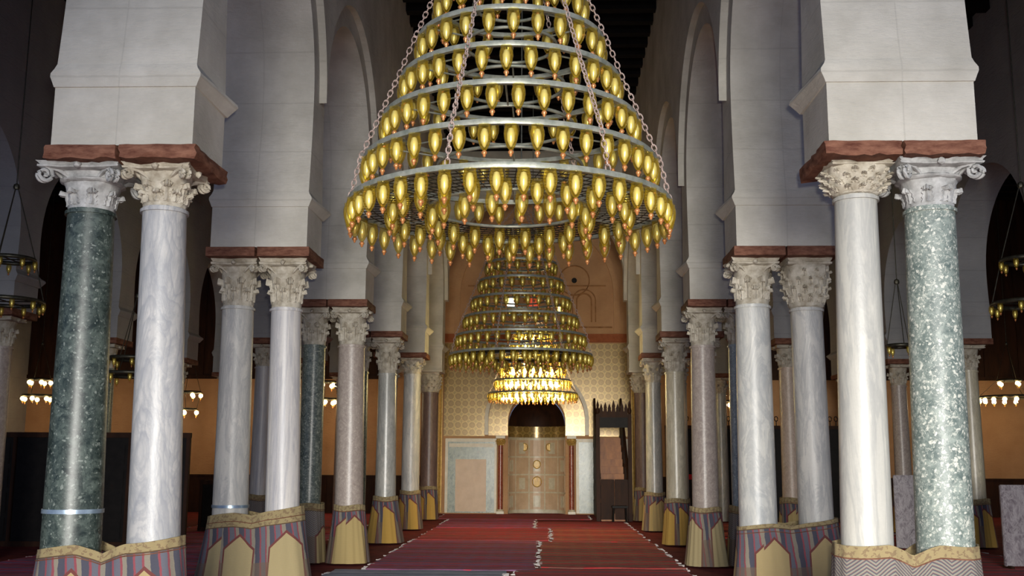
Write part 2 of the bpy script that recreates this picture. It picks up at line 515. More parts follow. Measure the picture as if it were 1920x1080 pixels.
# ------------------------------------------------------------------ columns
def capital_mesh(rb, h, ht, kind, seed):
    """rb shaft radius, h height, ht half width of the square top. Origin at its foot."""
    rnd = random.Random(seed)
    bm = bmesh.new()
    def bell(t):
        if kind == 'basket':
            return rb * (1.0 + .10 * math.sin(t * PI)) + (ht * .98 - rb) * min(1, (t * 1.25)) ** .75
        return rb * .97 + (ht * .80 - rb * .97) * max(0, t - .12) ** 1.25
    def sq(r, a, z):      # squares off towards the top
        t = max(0, z / h); k = max(0, (t - .45) / .55)
        m = 1.0 / max(abs(math.cos(a)), abs(math.sin(a)))
        lump = (.012 if kind == 'basket' else .005) * math.sin(a * 19 + z * 60) * math.sin(z * 95 + a * 7)
        return r * (1 + k * .55 * (min(m, 1.30) - 1)) + lump
    prof = [(bell(i / 14 * .86), i / 14 * .86 * h) for i in range(15)]
    lathe(bm, prof, 56, fn=sq)
    # abacus: square with hollow sides and cut corners
    def aba(z, e):
        out = []
        for q in range(4):
            for i in range(8):
                t = i / 8 * 2 - 1
                hol = (1 - t * t) * .10 * ht if kind != 'basket' else 0
                x, y = ht + e - hol, t * (ht + e) * .97
                c, s = math.cos(q * PI / 2), math.sin(q * PI / 2)
                out.append(bm.verts.new((x * c - y * s, x * s + y * c, z)))
        return out
    pr = [(.83 * h, -.05), (.86 * h, -.005), (.90 * h, .0), (.915 * h, -.018), (.94 * h, -.01), (h, .008)]
    rs = [aba(z, e) for z, e in pr]
    for a, b in zip(rs, rs[1:]):
        for i in range(32): bm.faces.new((a[i], a[(i + 1) % 32], b[(i + 1) % 32], b[i]))
    bm.faces.new(rs[0][::-1]); bm.faces.new(rs[-1])
    # acanthus leaves
    def leaf(a0, z0, z1, w, curl):
        N, W = 8, 6; F = []; B = []
        for i in range(N + 1):
            t = i / N
            z = z0 + (z1 - z0) * (t if t < .8 else .8 + (t - .8) * .2 - (t - .8) * 1.2 * (t > .9))
            r = bell(min(.85, z / h)) + .010 + curl * max(0, t - .45) ** 1.8 * 3.0
            ww = w * (1 - .35 * t) * (1 if t < .85 else .62) * (1 + .16 * math.cos(i * PI))
            f = []; b = []
            for j in range(W + 1):
                u = j / W * 2 - 1
                a = a0 + u * ww / max(r, .05)
                rr = r - .022 * u * u + .008 * math.cos(u * PI * 3)
                f.append(bm.verts.new((rr * math.cos(a), rr * math.sin(a), z - .015 * u * u * t)))
                b.append(bm.verts.new(((rr - .022) * math.cos(a), (rr - .022) * math.sin(a), z - .012)))
            F.append(f); B.append(b)
        for i in range(N):
            for j in range(W):
                bm.faces.new((F[i][j], F[i][j + 1], F[i + 1][j + 1], F[i + 1][j]))
                bm.faces.new((B[i][j], B[i + 1][j], B[i + 1][j + 1], B[i][j + 1]))
            bm.faces.new((F[i][0], F[i + 1][0], B[i + 1][0], B[i][0]))
            bm.faces.new((F[i][W], B[i][W], B[i + 1][W], F[i + 1][W]))
        for j in range(W):
            bm.faces.new((F[N][j], F[N][j + 1], B[N][j + 1], B[N][j]))
    if kind == 'corinthian':
        for i in range(8): leaf(i * PI / 4, .10 * h, .46 * h, .085, .045)
        for i in range(8): leaf((i + .5) * PI / 4, .12 * h, .72 * h, .075, .055)
    elif kind == 'composite':
        for i in range(8): leaf((i + .5) * PI / 4, .08 * h, .52 * h, .07, .05)
        lathe(bm, [(bell(.6) + .005, .60 * h), (bell(.64) + .03, .635 * h), (bell(.68) + .03, .67 * h), (bell(.72), .70 * h)], 40, fn=sq)
    else:
        for row in range(4):
            for i in range(12):
                leaf((i + .5 * (row % 2)) * PI / 6, (.10 + .17 * row) * h, (.30 + .17 * row) * h, .045, .04)
        lathe(bm, [(rb * 1.02, .0), (rb * 1.1, .03 * h), (rb * 1.1, .08 * h), (rb * 1.0, .1 * h)], 40)
    # central flower on each side of the abacus
    if kind != 'basket':
        for q in range(4):
            a = q * PI / 2
            c = Vector((math.cos(a) * ht * .96, math.sin(a) * ht * .96, .90 * h))
            r = bmesh.ops.create_icosphere(bm, subdivisions=1, radius=.035, matrix=Matrix.Translation(c))
    for v in bm.verts:
        v.co += Vector((rnd.uniform(-1, 1), rnd.uniform(-1, 1), rnd.uniform(-1, 1))) * .004
        if v.co.z > h: v.co.z = h
    return bm


def volute_bm(ht, h, q, big):
    bm = bmesh.new(); a = PI / 4 + q * PI / 2
    c = Vector((math.cos(a), math.sin(a), 0)); n = Vector((-math.sin(a), math.cos(a), 0))
    rad = ht * 1.06; R0 = .075 if big else .05
    zc = h * .84 - R0 * .75
    for side in (-1, 1):
        pts = []; rr = []
        for i in range(26):
            t = i / 25; ang = PI * .5 + t * 2 * PI * 1.6; r = R0 * (1 - t * .85)
            p = c * (rad + .05 + r * math.cos(ang) * 1) + Vector((0, 0, zc + r * math.sin(ang))) + n * side * (.022 + .012 * t)
            pts.append(p); rr.append(.020 - .008 * t)
        start = c * (rad * .55) + n * side * .06 + Vector((0, 0, h * .66))
        pts = [start, (start + pts[0]) / 2 + Vector((0, 0, .02))] + pts; rr = [.014, .018] + rr
        tube(bm, pts, rr, 6)
    return bm


SHAFT_TOP_OVER = .01


def column(name, label, x, yc, zt, zb, rb, rt, mat, cap='corinthian', h=None, ht=.31, capmat='stonecap', dxb=0.0, group=None,
           detail=True, strap=None, seed=1):
    """zt: top of capital; zb: foot of capital; rb/rt shaft radii"""
    root = thing(name, label, 'column', (x, yc, 0), 0, group)
    bm = bmesh.new(); seg = 40 if detail else 20
    rnd = random.Random(seed); ph = rnd.uniform(0, 6)
    n = 14; rings = []
    for i in range(n + 1):
        t = i / n; z = zb * t
        r = rb + (rt - rb) * (t ** 1.4)
        ox = dxb * (1 - t)
        rings.append([bm.verts.new((ox + (r + .003 * math.sin(2 * a + ph + 3 * t)) * math.cos(a), (r + .003 * math.sin(3 * a + ph)) * math.sin(a), z))
                      for a in [2 * PI * j / seg for j in range(seg)]])
    # apophyge ring under the capital
    for dz, e in ((.001, .018), (.03, .018)):
        rings.append([bm.verts.new(((rt + e) * math.cos(2 * PI * j / seg), (rt + e) * math.sin(2 * PI * j / seg), zb - .045 + dz)) for j in range(seg)])
    body = rings[:n + 1]; extra = rings[n + 1:]
    for a, b in zip(body, body[1:]):
        for j in range(seg): bm.faces.new((a[j], a[(j + 1) % seg], b[(j + 1) % seg], b[j]))
    bm.faces.new(body[0][::-1]); bm.faces.new(body[-1])
    a, b = extra
    for j in range(seg): bm.faces.new((a[j], a[(j + 1) % seg], b[(j + 1) % seg], b[j]))
    bm.faces.new(a[::-1]); bm.faces.new(b)
    finish('shaft', bm, mat, root)
    h = zt - zb
    cbm = capital_mesh(rt, h, ht, cap, seed)
    co = finish('capital', cbm, capmat, root, 40, (0, 0, zb))
    if detail and cap != 'basket':
        for q in range(4): finish('volute', volute_bm(ht, h, q, cap == 'composite'), capmat, co, 40)
    root['group'] = group or ('marble and granite columns of the nave' if abs(x) < 4.5 else 'columns of the side aisles')
    if strap:
        bm = bmesh.new(); r = rb + (rt - rb) * (strap / zb) ** 1.4 + .004
        lathe(bm, [(r - .01, strap), (r + .006, strap), (r + .006, strap + .035), (r - .01, strap + .035)], 40, c=(dxb * (1 - strap / zb), 0, 0))
        tag(finish('steel_strap', bm, 'strap', root), 'bluish steel strap around the shaft')
    return root


YC = D / 2
mats = {
    'green': m_breccia('green serpentine', rgb(30, 42, 40), rgb(86, 97, 90), rgb(132, 140, 132), 34, .62, .38),
    'greygreen': m_breccia('grey green conglomerate', rgb(90, 104, 100), rgb(146, 156, 148), rgb(216, 216, 204), 30, .56, .45),
    'darkgranite': m_breccia('dark speckled granite', rgb(66, 76, 70), rgb(120, 128, 118), rgb(164, 168, 152), 30, .56, .3),
    'bluegranite': m_breccia('blue grey granite', rgb(118, 132, 140), rgb(156, 168, 174), rgb(190, 198, 200), 30, .60, .3),
    'wavy': m_marble('wavy grey marble', rgb(168, 168, 168), rgb(198, 196, 192), rgb(136, 140, 148), (1, 1, .3), 1.8, .4, 2.6),
    'pale': m_marble('pale grey marble', rgb(180, 179, 174), rgb(214, 210, 200), rgb(144, 146, 148), (1, 1, .2), 2.4, .40),
    'stripe': m_marble('upright striped marble', rgb(176, 175, 180), rgb(220, 215, 206), rgb(136, 138, 150), (1, 1, .06), 3.2, .40, dist=.8),
    'white': m_marble('white streaked marble', rgb(174, 173, 166), rgb(208, 205, 194), rgb(140, 142, 142), (1, 1, .12), 2.0, .40, dist=1.2),
    'white2': m_marble('white swirled marble', rgb(184, 186, 184), rgb(222, 219, 208), rgb(142, 146, 150), (1, 1, .3), 1.6, .40, dist=1.8),
    'pink': m_marble('pink grey granite', rgb(160, 146, 136), rgb(190, 176, 164), rgb(130, 120, 114), (1, 1, .8), 8, .35),
    'grey': m_marble('grey marble', rgb(162, 162, 154), rgb(196, 193, 182), rgb(126, 128, 124), (1, 1, .3), 3, .28),
    'cream': m_marble('cream marble', rgb(190, 180, 152), rgb(220, 211, 184), rgb(150, 140, 118), (1, 1, .2), 3, .28),
    'blush': m_marble('blush stone', rgb(190, 168, 146), rgb(212, 192, 172), rgb(160, 140, 124), (1, 1, .6), 6, .4),
    'brown': m_marble('brown purple stone', rgb(104, 84, 78), rgb(130, 108, 98), rgb(84, 66, 64), (1, 1, .3), 4, .4),
}
for k, v in mats.items(): M['sh_' + k] = v

C = [  # name is always column; label, side/x, pier, cap foot, rb, rt, mat, cap, ht, dxb, strap
    ('dark green serpentine column, leftmost in the picture, with a scrolled grey capital', -3.72, 0, 3.82, .25, .20, 'sh_green', 'composite', .36, .04, .78 + .42),
    ('grey marble column with wavy veins beside the dark green column', -3.06, 0, 3.84, .222, .19, 'sh_wavy', 'corinthian', .30, .10, None),
    ('white streaked marble column with a round basket capital, beside the speckled grey-green column', 3.02, 0, 3.93, .217, .178, 'sh_white', 'basket', .27, -.06, None),
    ('speckled grey-green column with pale flecks, rightmost big column with scrolled capital', 3.65, 0, 3.82, .237, .205, 'sh_greygreen', 'composite', .36, -.05, None),
    ('pale grey marble column, outer of the second pair on the left, with a steel strap', -3.66, 1, 3.60, .226, .200, 'sh_pale', 'corinthian', .30, .03, 1.06),
    ('upright striped marble column, inner of the second pair on the left', -3.03, 1, 3.58, .215, .195, 'sh_stripe', 'corinthian', .31, .07, None),
    ('white veined marble column, inner of the second pair on the right', 2.95, 1, 3.62, .237, .215, 'sh_white2', 'corinthian', .30, -.02, None),
    ('grey-white swirled marble column, outer of the second pair on the right', 3.63, 1, 3.58, .216, .198, 'sh_pale', 'basket', .28, .02, None),
    ('dark speckled granite column behind the second left pair', -3.62, 2, 3.58, .20, .19, 'sh_darkgranite', 'corinthian', .29, 0, None),
    ('stout pinkish grey column, third along the left of the nave', -2.98, 2, 3.58, .24, .22, 'sh_pink', 'corinthian', .31, .04, None),
    ('pinkish granite column, third along the right of the nave', 2.95, 2, 3.58, .216, .200, 'sh_pink', 'corinthian', .30, -.02, None),
    ('slim blue-grey granite column squeezed behind the second right pair', 3.56, 2, 3.60, .19, .18, 'sh_bluegranite', 'corinthian', .29, 0, None),
    ('dark granite column just outside the fourth left column', -3.62, 3, 3.50, .20, .19, 'sh_darkgranite', 'corinthian', .29, 0, None),
    ('grey marble column, fourth along the left of the nave', -3.02, 3, 3.46, .222, .19, 'sh_grey', 'corinthian', .30, .02, None),
    ('cream marble column, fourth along the right of the nave', 3.0, 3, 3.50, .224, .20, 'sh_cream', 'corinthian', .30, 0, None),
    ('outer column behind the fourth cream column on the right', 3.62, 3, 3.50, .20, .19, 'sh_pink', 'corinthian', .29, 0, None),
    ('outer grey column beside the fifth left column', -3.62, 4, 3.52, .20, .19, 'sh_pale', 'corinthian', .29, 0, None),
    ('shiny blue-grey column, fifth along the left of the nave', -3.05, 4, 3.80, .225, .21, 'sh_pale', 'corinthian', .29, 0, None),
    ('grey-white marble column, fifth along the right of the nave', 2.98, 4, 3.60, .205, .19, 'sh_grey', 'corinthian', .29, 0, None),
    ('outer column beside the fifth right column', 3.62, 4, 3.60, .20, .19, 'sh_grey', 'corinthian', .29, 0, None),
    ('brown-purple column at the end of the left arcade by the tiled wall', -3.08, 5, 3.62, .25, .24, 'sh_brown', 'basket', .31, 0, None),
    ('brown-purple column at the end of the right arcade beside the pulpit', 3.10, 5, 3.62, .24, .23, 'sh_brown', 'basket', .31, 0, None),
]
ZS = 4.20
pair_wrap = {}
for i, (lab, x, k, zb, rb, rt, m, cap, ht, dxb, strap) in enumerate(C):
    column('column', lab, x, PY[k] + YC, ZS, zb, rb, rt, m, cap, None, ht, 'stonecap_grey' if i in (0, 3) else 'stonecap', dxb,
           detail=k < 5, strap=strap, seed=i + 3)

# aisle columns
AC = [
    ('blush stone column in the right aisle seen between the two second right columns', 5.34, 3, 3.60, 'sh_blush'),
    ('pale aisle column of the inner right row, one bay beyond the blush column', 5.34, 4, 3.60, 'sh_cream'),
    ('inner right aisle column nearest the carved wooden screen', 5.34, 5, 3.60, 'sh_grey'),
    ('grey striped aisle column seen between the second left pair', -5.64, 3, 3.60, 'sh_stripe'),
    ('grey column of the inner left aisle row, one bay beyond the striped one', -5.64, 4, 3.60, 'sh_grey'),
    ('inner left aisle column nearest the far ochre wall', -5.64, 5, 3.60, 'sh_pink'),
    ('cream aisle column just right of the speckled grey-green column', 9.04, 3, 3.55, 'sh_cream'),
    ('brownish aisle column between the white streaked and speckled columns', 9.04, 4, 3.55, 'sh_pink'),
    ('narrow pale aisle column at the far end of the outer right row', 9.04, 5, 3.55, 'sh_cream'),
]
for i, (lab, x, k, zb, m) in enumerate(AC):
    column('column', lab, x, PY[k] + YC, 4.06, zb, .20, .185, m, 'corinthian', None, .28, 'stonecap', 0, detail=False, seed=40 + i)
for k in range(6):
    side = 'left'
    column('column', ['shadowed outer left aisle column, nearest bay', 'shadowed outer left aisle column in the second bay',
                      'shadowed outer left aisle column in the third bay', 'shadowed outer left aisle column in the fourth bay',
                      'shadowed outer left aisle column in the fifth bay', 'shadowed outer left aisle column in the last bay'][k],
           -9.04, PY[k] + YC, 4.06, 3.55, .20, .185, 'sh_darkgranite' if k % 2 else 'sh_pink', 'corinthian', None, .28, 'stonecap', 0, detail=False, seed=60 + k)
for k in range(3):
    column('column', ['outer right aisle column of the nearest bay', 'outer right aisle column of the second bay',
                      'outer right aisle column of the third bay'][k],
           9.04, PY[k] + YC, 4.06, 3.55, .20, .185, 'sh_grey', 'corinthian', None, .28, 'stonecap', 0, detail=False, seed=80 + k)


# red wooden slabs between capital and impost block
def slab(x0, x1, y, z0, z1, label, rough=.006, mat='redwood', seed=0):
    bm = bmesh.new(); rnd = random.Random(seed)
    nx, ny, nz = 10, 10, 3
    def P(i, j, k): return (x0 + (x1 - x0) * i / nx, y - .04 + (D + .08) * j / ny, z0 + (z1 - z0) * k / nz)
    grid = {}
    def V(i, j, k):
        if (i, j, k) not in grid:
            p = Vector(P(i, j, k))
            edge = sum((i in (0, nx), j in (0, ny), k in (0, nz)))
            if edge >= 2:
                p += (Vector(((x0 + x1) / 2, y + D / 2, (z0 + z1) / 2)) - p).normalized() * .012
            if k == nz: pass
            else: p.z += rnd.uniform(-rough, rough)
            if i in (0, nx): p.x += rnd.uniform(-rough, rough)
            if j in (0, ny): p.y += rnd.uniform(-rough, rough)
            grid[(i, j, k)] = bm.verts.new(p)
        return grid[(i, j, k)]
    for k in (0, nz):
        for i in range(nx):
            for j in range(ny): bm.faces.new((V(i, j, k), V(i + 1, j, k), V(i + 1, j + 1, k), V(i, j + 1, k)))
    for j in (0, ny):
        for i in range(nx):
            for k in range(nz): bm.faces.new((V(i, j, k), V(i + 1, j, k), V(i + 1, j, k + 1), V(i, j, k + 1)))
    for i in (0, nx):
        for j in range(ny):
            for k in range(nz): bm.faces.new((V(i, j, k), V(i, j + 1, k), V(i, j + 1, k + 1), V(i, j, k + 1)))
    return tag(finish('wooden_slab', bm, mat), label, 'wooden slab', 'slabs between capitals and piers')

ordw = ['nearest', 'second', 'third', 'fourth', 'fifth', 'last']
for k in range(5):
    rg = .012 if k == 0 else .004
    slab(-3.33, -2.655, PY[k], 4.19, ZI, f'worn red wooden slab over the inner capital of the {ordw[k]} left nave pier', rg, seed=k)
    slab(-3.985, -3.345, PY[k], 4.19, ZI, f'worn red wooden slab over the outer capital of the {ordw[k]} left nave pier', rg, seed=k + 10)
    slab(2.655, 3.30, PY[k], 4.19, ZI, f'red wooden slab over the inner capital of the {ordw[k]} right nave pier', rg, seed=k + 20)
    slab(3.315, 3.985, PY[k], 4.19, ZI, f'red wooden slab over the outer capital of the {ordw[k]} right nave pier', rg, seed=k + 30)
slab(-3.95, -2.68, PY[5], 4.19, ZI, 'stone-coloured slab over the brown-purple end column on the left', .003, 'plaster')
slab(2.68, 3.95, PY[5], 4.19, ZI, 'stone-coloured slab over the brown-purple end column on the right', .003, 'plaster')
for k in range(3, 6):
    slab(5.0, 5.68, PY[k], 4.05, AI, f'thin red slab on the inner right aisle column of the {ordw[k]} bay', .003, seed=k)
    slab(-5.98, -5.30, PY[k], 4.05, AI, f'thin red slab on the inner left aisle column of the {ordw[k]} bay', .003, seed=k)
for k in range(6):
    slab(8.66, 9.42, PY[k], 4.05, AI, f'thin red slab on the outer right aisle column of the {ordw[k]} bay', .003, seed=k)
    slab(-9.42, -8.66, PY[k], 4.05, AI, f'thin dark red slab on the outer left aisle column of the {ordw[k]} bay', .003, seed=k)


# ------------------------------------------------------------------ woven wraps round the column feet
def wrap(label, cols, top, mat, flare=.09, sag=.05, seed=0, r0=.255, tilt=0.0, sq=.5):
    """cols: list of (x,y) column centres (1 or 2). Cloth hugs them at the top and flares to the floor."""
    rnd = random.Random(seed)
    cx = sum(c[0] for c in cols) / len(cols); cy = cols[0][1]
    hw = (cols[-1][0] - cols[0][0]) / 2
    root = thing('column_wrap', label, 'column wrap', (cx, cy, 0), 0, 'woven wraps around the column feet')
    bm = bmesh.new(); uvl = bm.loops.layers.uv.new('UVMap')
    # closed path: stadium sampled uniformly
    N = 96; per = 4 * hw + 2 * PI * r0; path = []
    for i in range(N):
        s = per * i / N
        if s < 2 * hw: p = (-hw + s, -r0, 0, -1)
        elif s < 2 * hw + PI * r0:
            a = (s - 2 * hw) / r0 - PI / 2; p = (hw + r0 * math.cos(a), r0 * math.sin(a), math.cos(a), math.sin(a))
        elif s < 4 * hw + PI * r0: p = (hw - (s - 2 * hw - PI * r0), r0, 0, 1)
        else:
            a = (s - 4 * hw - PI * r0) / r0 + PI / 2; p = (-hw + r0 * math.cos(a), r0 * math.sin(a), math.cos(a), math.sin(a))
        path.append(p)
    K = 16; ph = rnd.uniform(0, 6)
    outer = []; inner = []
    for k in range(K + 1):
        t = k / K; ro = []; ri = []
        for i, (x, y, nx, ny) in enumerate(path):
            dip = 0
            if hw > 0:
                dip = max(0, 1 - abs(x) / (hw * .62)) ** 1.2
            e = flare * (1 - t) ** 1.3 + .012 * (1 - t) * math.sin(i / N * 2 * PI * 9 + ph) + .006 * math.sin(i / N * 2 * PI * 23 + ph * 2 + t * 2)
            m = 1 / max(abs(nx), abs(ny), .01)
            e += sq * r0 * (min(m, 1.3) - 1) * (1 - t) * (1 if hw == 0 or abs(x) > hw else 0)
            e -= dip * .07 * t
            zt = top - sag * dip * 1.0 + tilt * x + .012 * math.sin(i / N * 2 * PI * 3 + ph)
            z = .004 + (zt - .004) * t
            ro.append(bm.verts.new((x + nx * e, y + ny * e, z)))
            ri.append(bm.verts.new((x + nx * (e - .014), y + ny * (e - .014), z)))
        outer.append(ro); inner.append(ri)
    def q(a, b, c, d, uv):
        f = bm.faces.new((a, b, c, d))
        for lp, w_ in zip(f.loops, uv): lp[uvl].uv = w_
    du = per / N
    for k in range(K):
        v0, v1 = k / K * top, (k + 1) / K * top
        for i in range(N):
            j = (i + 1) % N; u0, u1 = i * du, (i + 1) * du
            q(outer[k][i], outer[k][j], outer[k + 1][j], outer[k + 1][i], ((u0, v0), (u1, v0), (u1, v1), (u0, v1)))
            q(inner[k][j], inner[k][i], inner[k + 1][i], inner[k + 1][j], ((u1, v0), (u0, v0), (u0, v1), (u1, v1)))
    for i in range(N):
        j = (i + 1) % N; u0, u1 = i * du, (i + 1) * du
        q(outer[K][i], outer[K][j], inner[K][j], inner[K][i], ((u0, top), (u1, top), (u1, top), (u0, top)))
        q(outer[0][j], outer[0][i], inner[0][i], inner[0][j], ((u1, 0), (u0, 0), (u0, 0), (u1, 0)))
    finish('woven_cloth', bm, mat, root, 60)
    # cord tied round the cloth under its border
    bm = bmesh.new(); pts = []
    for i, (x, y, nx, ny) in enumerate(path):
        dip = max(0, 1 - abs(x) / (hw * .62)) ** 1.2 if hw > 0 else 0
        t = .90; e = flare * (1 - t) ** 1.3 + .012 * (1 - t) * math.sin(i / N * 2 * PI * 9 + ph) + .006 * math.sin(i / N * 2 * PI * 23 + ph * 2 + t * 2) + .003 - dip * .07 * t
        zt = top - sag * dip + tilt * x + .012 * math.sin(i / N * 2 * PI * 3 + ph)
        pts.append((x + nx * e, y + ny * e, zt * t))
    tube(bm, pts, .005, 5, closed=True)
    finish('tie_cord', bm, 'redwood', root)
    return root


W1 = m_wrap('woven mat arches a', 'arch', .60, .17, .98)
W2 = m_wrap('woven mat arches b', 'arch', .56, .06, .95, (168, 152, 112))
W3 = m_wrap('woven mat chevrons', 'chevron', .80, .30, 1.0)
W4 = m_wrap('woven mat arches c', 'arch', .50, .12, .93, (178, 156, 104))
W5 = m_wrap('woven mat arches d', 'arch', .66, .30, .93, (188, 150, 72))
W6 = m_wrap('woven mat arches e', 'chevron', .70, .0, .93)
Yk = lambda k: PY[k] + YC
wrap('striped woven wrap with brown border around the dark green and wavy grey columns', [(-3.68, Yk(0)), (-2.99, Yk(0))], .96, W1, .10, .08, 1, .262, .08)
wrap('herringbone woven wrap around the white streaked and speckled columns', [(2.96, Yk(0)), (3.61, Yk(0))], 1.0, W3, .09, .10, 2, .258)
wrap('striped woven wrap with two yellow pointed arches around the second left pair', [(-3.64, Yk(1)), (-2.97, Yk(1))], 1.02, W2, .16, .04, 3, .262, .10)
wrap('striped woven wrap with yellow pointed arches around the second right pair', [(2.94, Yk(1)), (3.64, Yk(1))], .93, W1, .10, .03, 4, .262, .08)
singles = [
    (-2.94, 2, W4, .93, .10, 'flaring woven wrap with one yellow arch on the third left nave column'),
    (-3.62, 2, W6, .95, .05, 'brown striped wrap on the dark speckled granite column'),
    (2.93, 2, W2, .93, .09, 'woven wrap with yellow sides on the third right nave column'),
    (3.58, 2, W6, .95, .05, 'dark bluish wrap on the slim blue-grey granite column'),
    (-3.00, 3, W5, .93, .14, 'wide flaring wrap with two yellow arches on the fourth left nave column'),
    (3.0, 3, W5, .92, .06, 'wrap with a big yellow pointed arch on the cream fourth right column'),
    (-3.05, 4, W5, .93, .07, 'yellow and grey wrap on the shiny fifth left nave column'),
    (2.98, 4, W4, .92, .06, 'ochre wrap on the grey-white fifth right nave column'),
    (-3.08, 5, W5, .93, .04, 'ochre wrap on the brown-purple end column on the left'),
    (3.10, 5, W4, .93, .04, 'wrap on the brown-purple end column beside the pulpit'),
    (5.34, 3, W4, .95, .04, 'wrap on the blush aisle column behind the second right pair'),
    (9.04, 3, W5, .95, .06, 'ochre wrap on the cream aisle column at the right edge'),
    (9.04, 4, W5, 1.05, .06, 'ochre-brown wrap on the brownish aisle column between the big right columns'),
    (-5.64, 3, W6, .95, .04, 'dark wrap on the grey striped aisle column in the left aisle'),
]
for i, (x, k, m, top, fl, lab) in enumerate(singles):
    wrap(lab, [(x, Yk(k))], top, m, fl, 0, 20 + i, .256)


# ------------------------------------------------------------------ rugs
def rug(label, x0, x1, y0, y1, mat, z=-.03, fr=True, seed=0):
    rnd = random.Random(seed)
    cx, cy = (x0 + x1) / 2, (y0 + y1) / 2
    root = thing('carpet', label, 'carpet', (cx, cy, z), 0, 'carpets on the prayer hall floor')
    bm = bmesh.new(); nx, ny = 24, 30; T = []; B = []
    hx, hy = (x1 - x0) / 2, (y1 - y0) / 2; ph = rnd.uniform(0, 6)
    for i in range(nx + 1):
        a = []; b = []
        for j in range(ny + 1):
            x = -hx + 2 * hx * i / nx; y = -hy + 2 * hy * j / ny
            ex = .02 * math.sin(j * .7 + ph) if i in (0, nx) else 0
            ey = .02 * math.sin(i * .6 + ph) if j in (0, ny) else 0
            a.append(bm.verts.new((x + ex, y + ey, .018 + .003 * math.sin(x * 5 + ph) * math.sin(y * 4)))); b.append(bm.verts.new((x + ex, y + ey, .0)))
        T.append(a); B.append(b)
    for i in range(nx):
        for j in range(ny):
            bm.faces.new((T[i][j], T[i + 1][j], T[i + 1][j + 1], T[i][j + 1])); bm.faces.new((B[i][j], B[i][j + 1], B[i + 1][j + 1], B[i + 1][j]))
    for j in range(ny):
        bm.faces.new((T[0][j], T[0][j + 1], B[0][j + 1], B[0][j])); bm.faces.new((T[nx][j], B[nx][j], B[nx][j + 1], T[nx][j + 1]))
    for i in range(nx):
        bm.faces.new((T[i][0], B[i][0], B[i + 1][0], T[i + 1][0])); bm.faces.new((T[i][ny], T[i + 1][ny], B[i + 1][ny], B[i][ny]))
    finish('pile', bm, mat, root, 60)
    if fr:
        for sx in (-1, 1):
            bm = bmesh.new(); y = -hy
            box(bm, min(sx * (hx - .03), sx * (hx + .004)), max(sx * (hx - .03), sx * (hx + .004)), -hy, hy, .001, .008)
            while y < hy:
                if rnd.random() < .2: y += rnd.uniform(.15, .8)
                if y > hy - .03: break
                l = rnd.uniform(.02, .07)
                x = sx * hx; yy = y + rnd.uniform(-.01, .01)
                a, b = sorted((x - sx * .035, x + sx * l))
                vs = box(bm, a, b, yy, yy + .022, .001, rnd.uniform(.012, .020))
                y += .034
            tag(finish('fringe', bm, 'fringe', root, 0), 'white fringe')
    return root


rd = [rgb(214, 48, 64), rgb(150, 84, 96), rgb(228, 52, 62), rgb(126, 76, 72), rgb(206, 76, 78), rgb(166, 40, 54)]
pr = [rgb(216, 60, 96), rgb(160, 108, 156), rgb(230, 66, 92), rgb(134, 94, 128), rgb(190, 88, 98), rgb(160, 54, 84)]
gb = [rgb(176, 186, 204), rgb(140, 150, 172), rgb(196, 200, 208), rgb(156, 162, 186), rgb(184, 180, 192), rgb(134, 144, 164)]
br = [rgb(226, 56, 60), rgb(176, 128, 100), rgb(236, 62, 60), rgb(146, 94, 82), rgb(194, 50, 54), rgb(136, 88, 76)]
RA = m_rug('red kilim', rd, .24); RB = m_rug('purple red kilim', pr, .20, 1.1); RC = m_rug('blue grey kilim', gb, .2); RD = m_rug('red brown kilim', br, .26, .4)
rug('blue-grey carpet at the bottom edge of the picture', -2.95, -.30, 12.9, 16.62, RC, seed=1)
rug('red carpet at the bottom right of the nave floor', -.14, 2.50, 12.9, 17.05, RA, seed=2)
rug('long purplish-red carpet on the left half of the nave, right behind the blue-grey one', -2.52, .14, 16.75, 22.85, RB, seed=3)
rug('long brownish-red carpet on the right half of the nave behind the red one', .22, 2.52, 17.2, 22.6, RD, seed=4)
rug('deep red carpet, third back on the left of the nave', -2.5, .38, 23.0, 27.1, RA, seed=5)
rug('bright red carpet, third back on the right of the nave', .46, 2.5, 22.75, 27.2, RD, seed=6)
rug('dark red carpet, fourth back on the left of the nave', -2.5, -.02, 27.25, 31.2, RB, seed=7)
rug('red carpet, fourth back on the right, in front of the pulpit', .06, 2.5, 27.35, 30.0, RA, seed=8)
rug('wide red carpet directly before the prayer niche', -2.9, 1.6, 31.35, 34.15, RA, seed=9)
rug('dim red carpet on the right aisle floor', 4.35, 8.6, 14.5, 24.5, RA, seed=10)
rug('dim dark carpet on the left aisle floor', -8.6, -4.35, 14.5, 24.5, RB, seed=11)
rug('red carpet at the far end of the left aisle', -8.6, -4.35, 24.8, 33.5, RA, seed=12)
rug('red carpet at the far end of the right aisle before the carved screen', 4.35, 8.6, 24.8, 30.2, RD, seed=13)

# ------------------------------------------------------------------ chandeliers
def lamp_profile(): return [(.042, .0), (.038, -.014), (.045, -.036), (.047, -.065), (.042, -.10), (.031, -.135), (.018, -.158), (.009, -.170)]


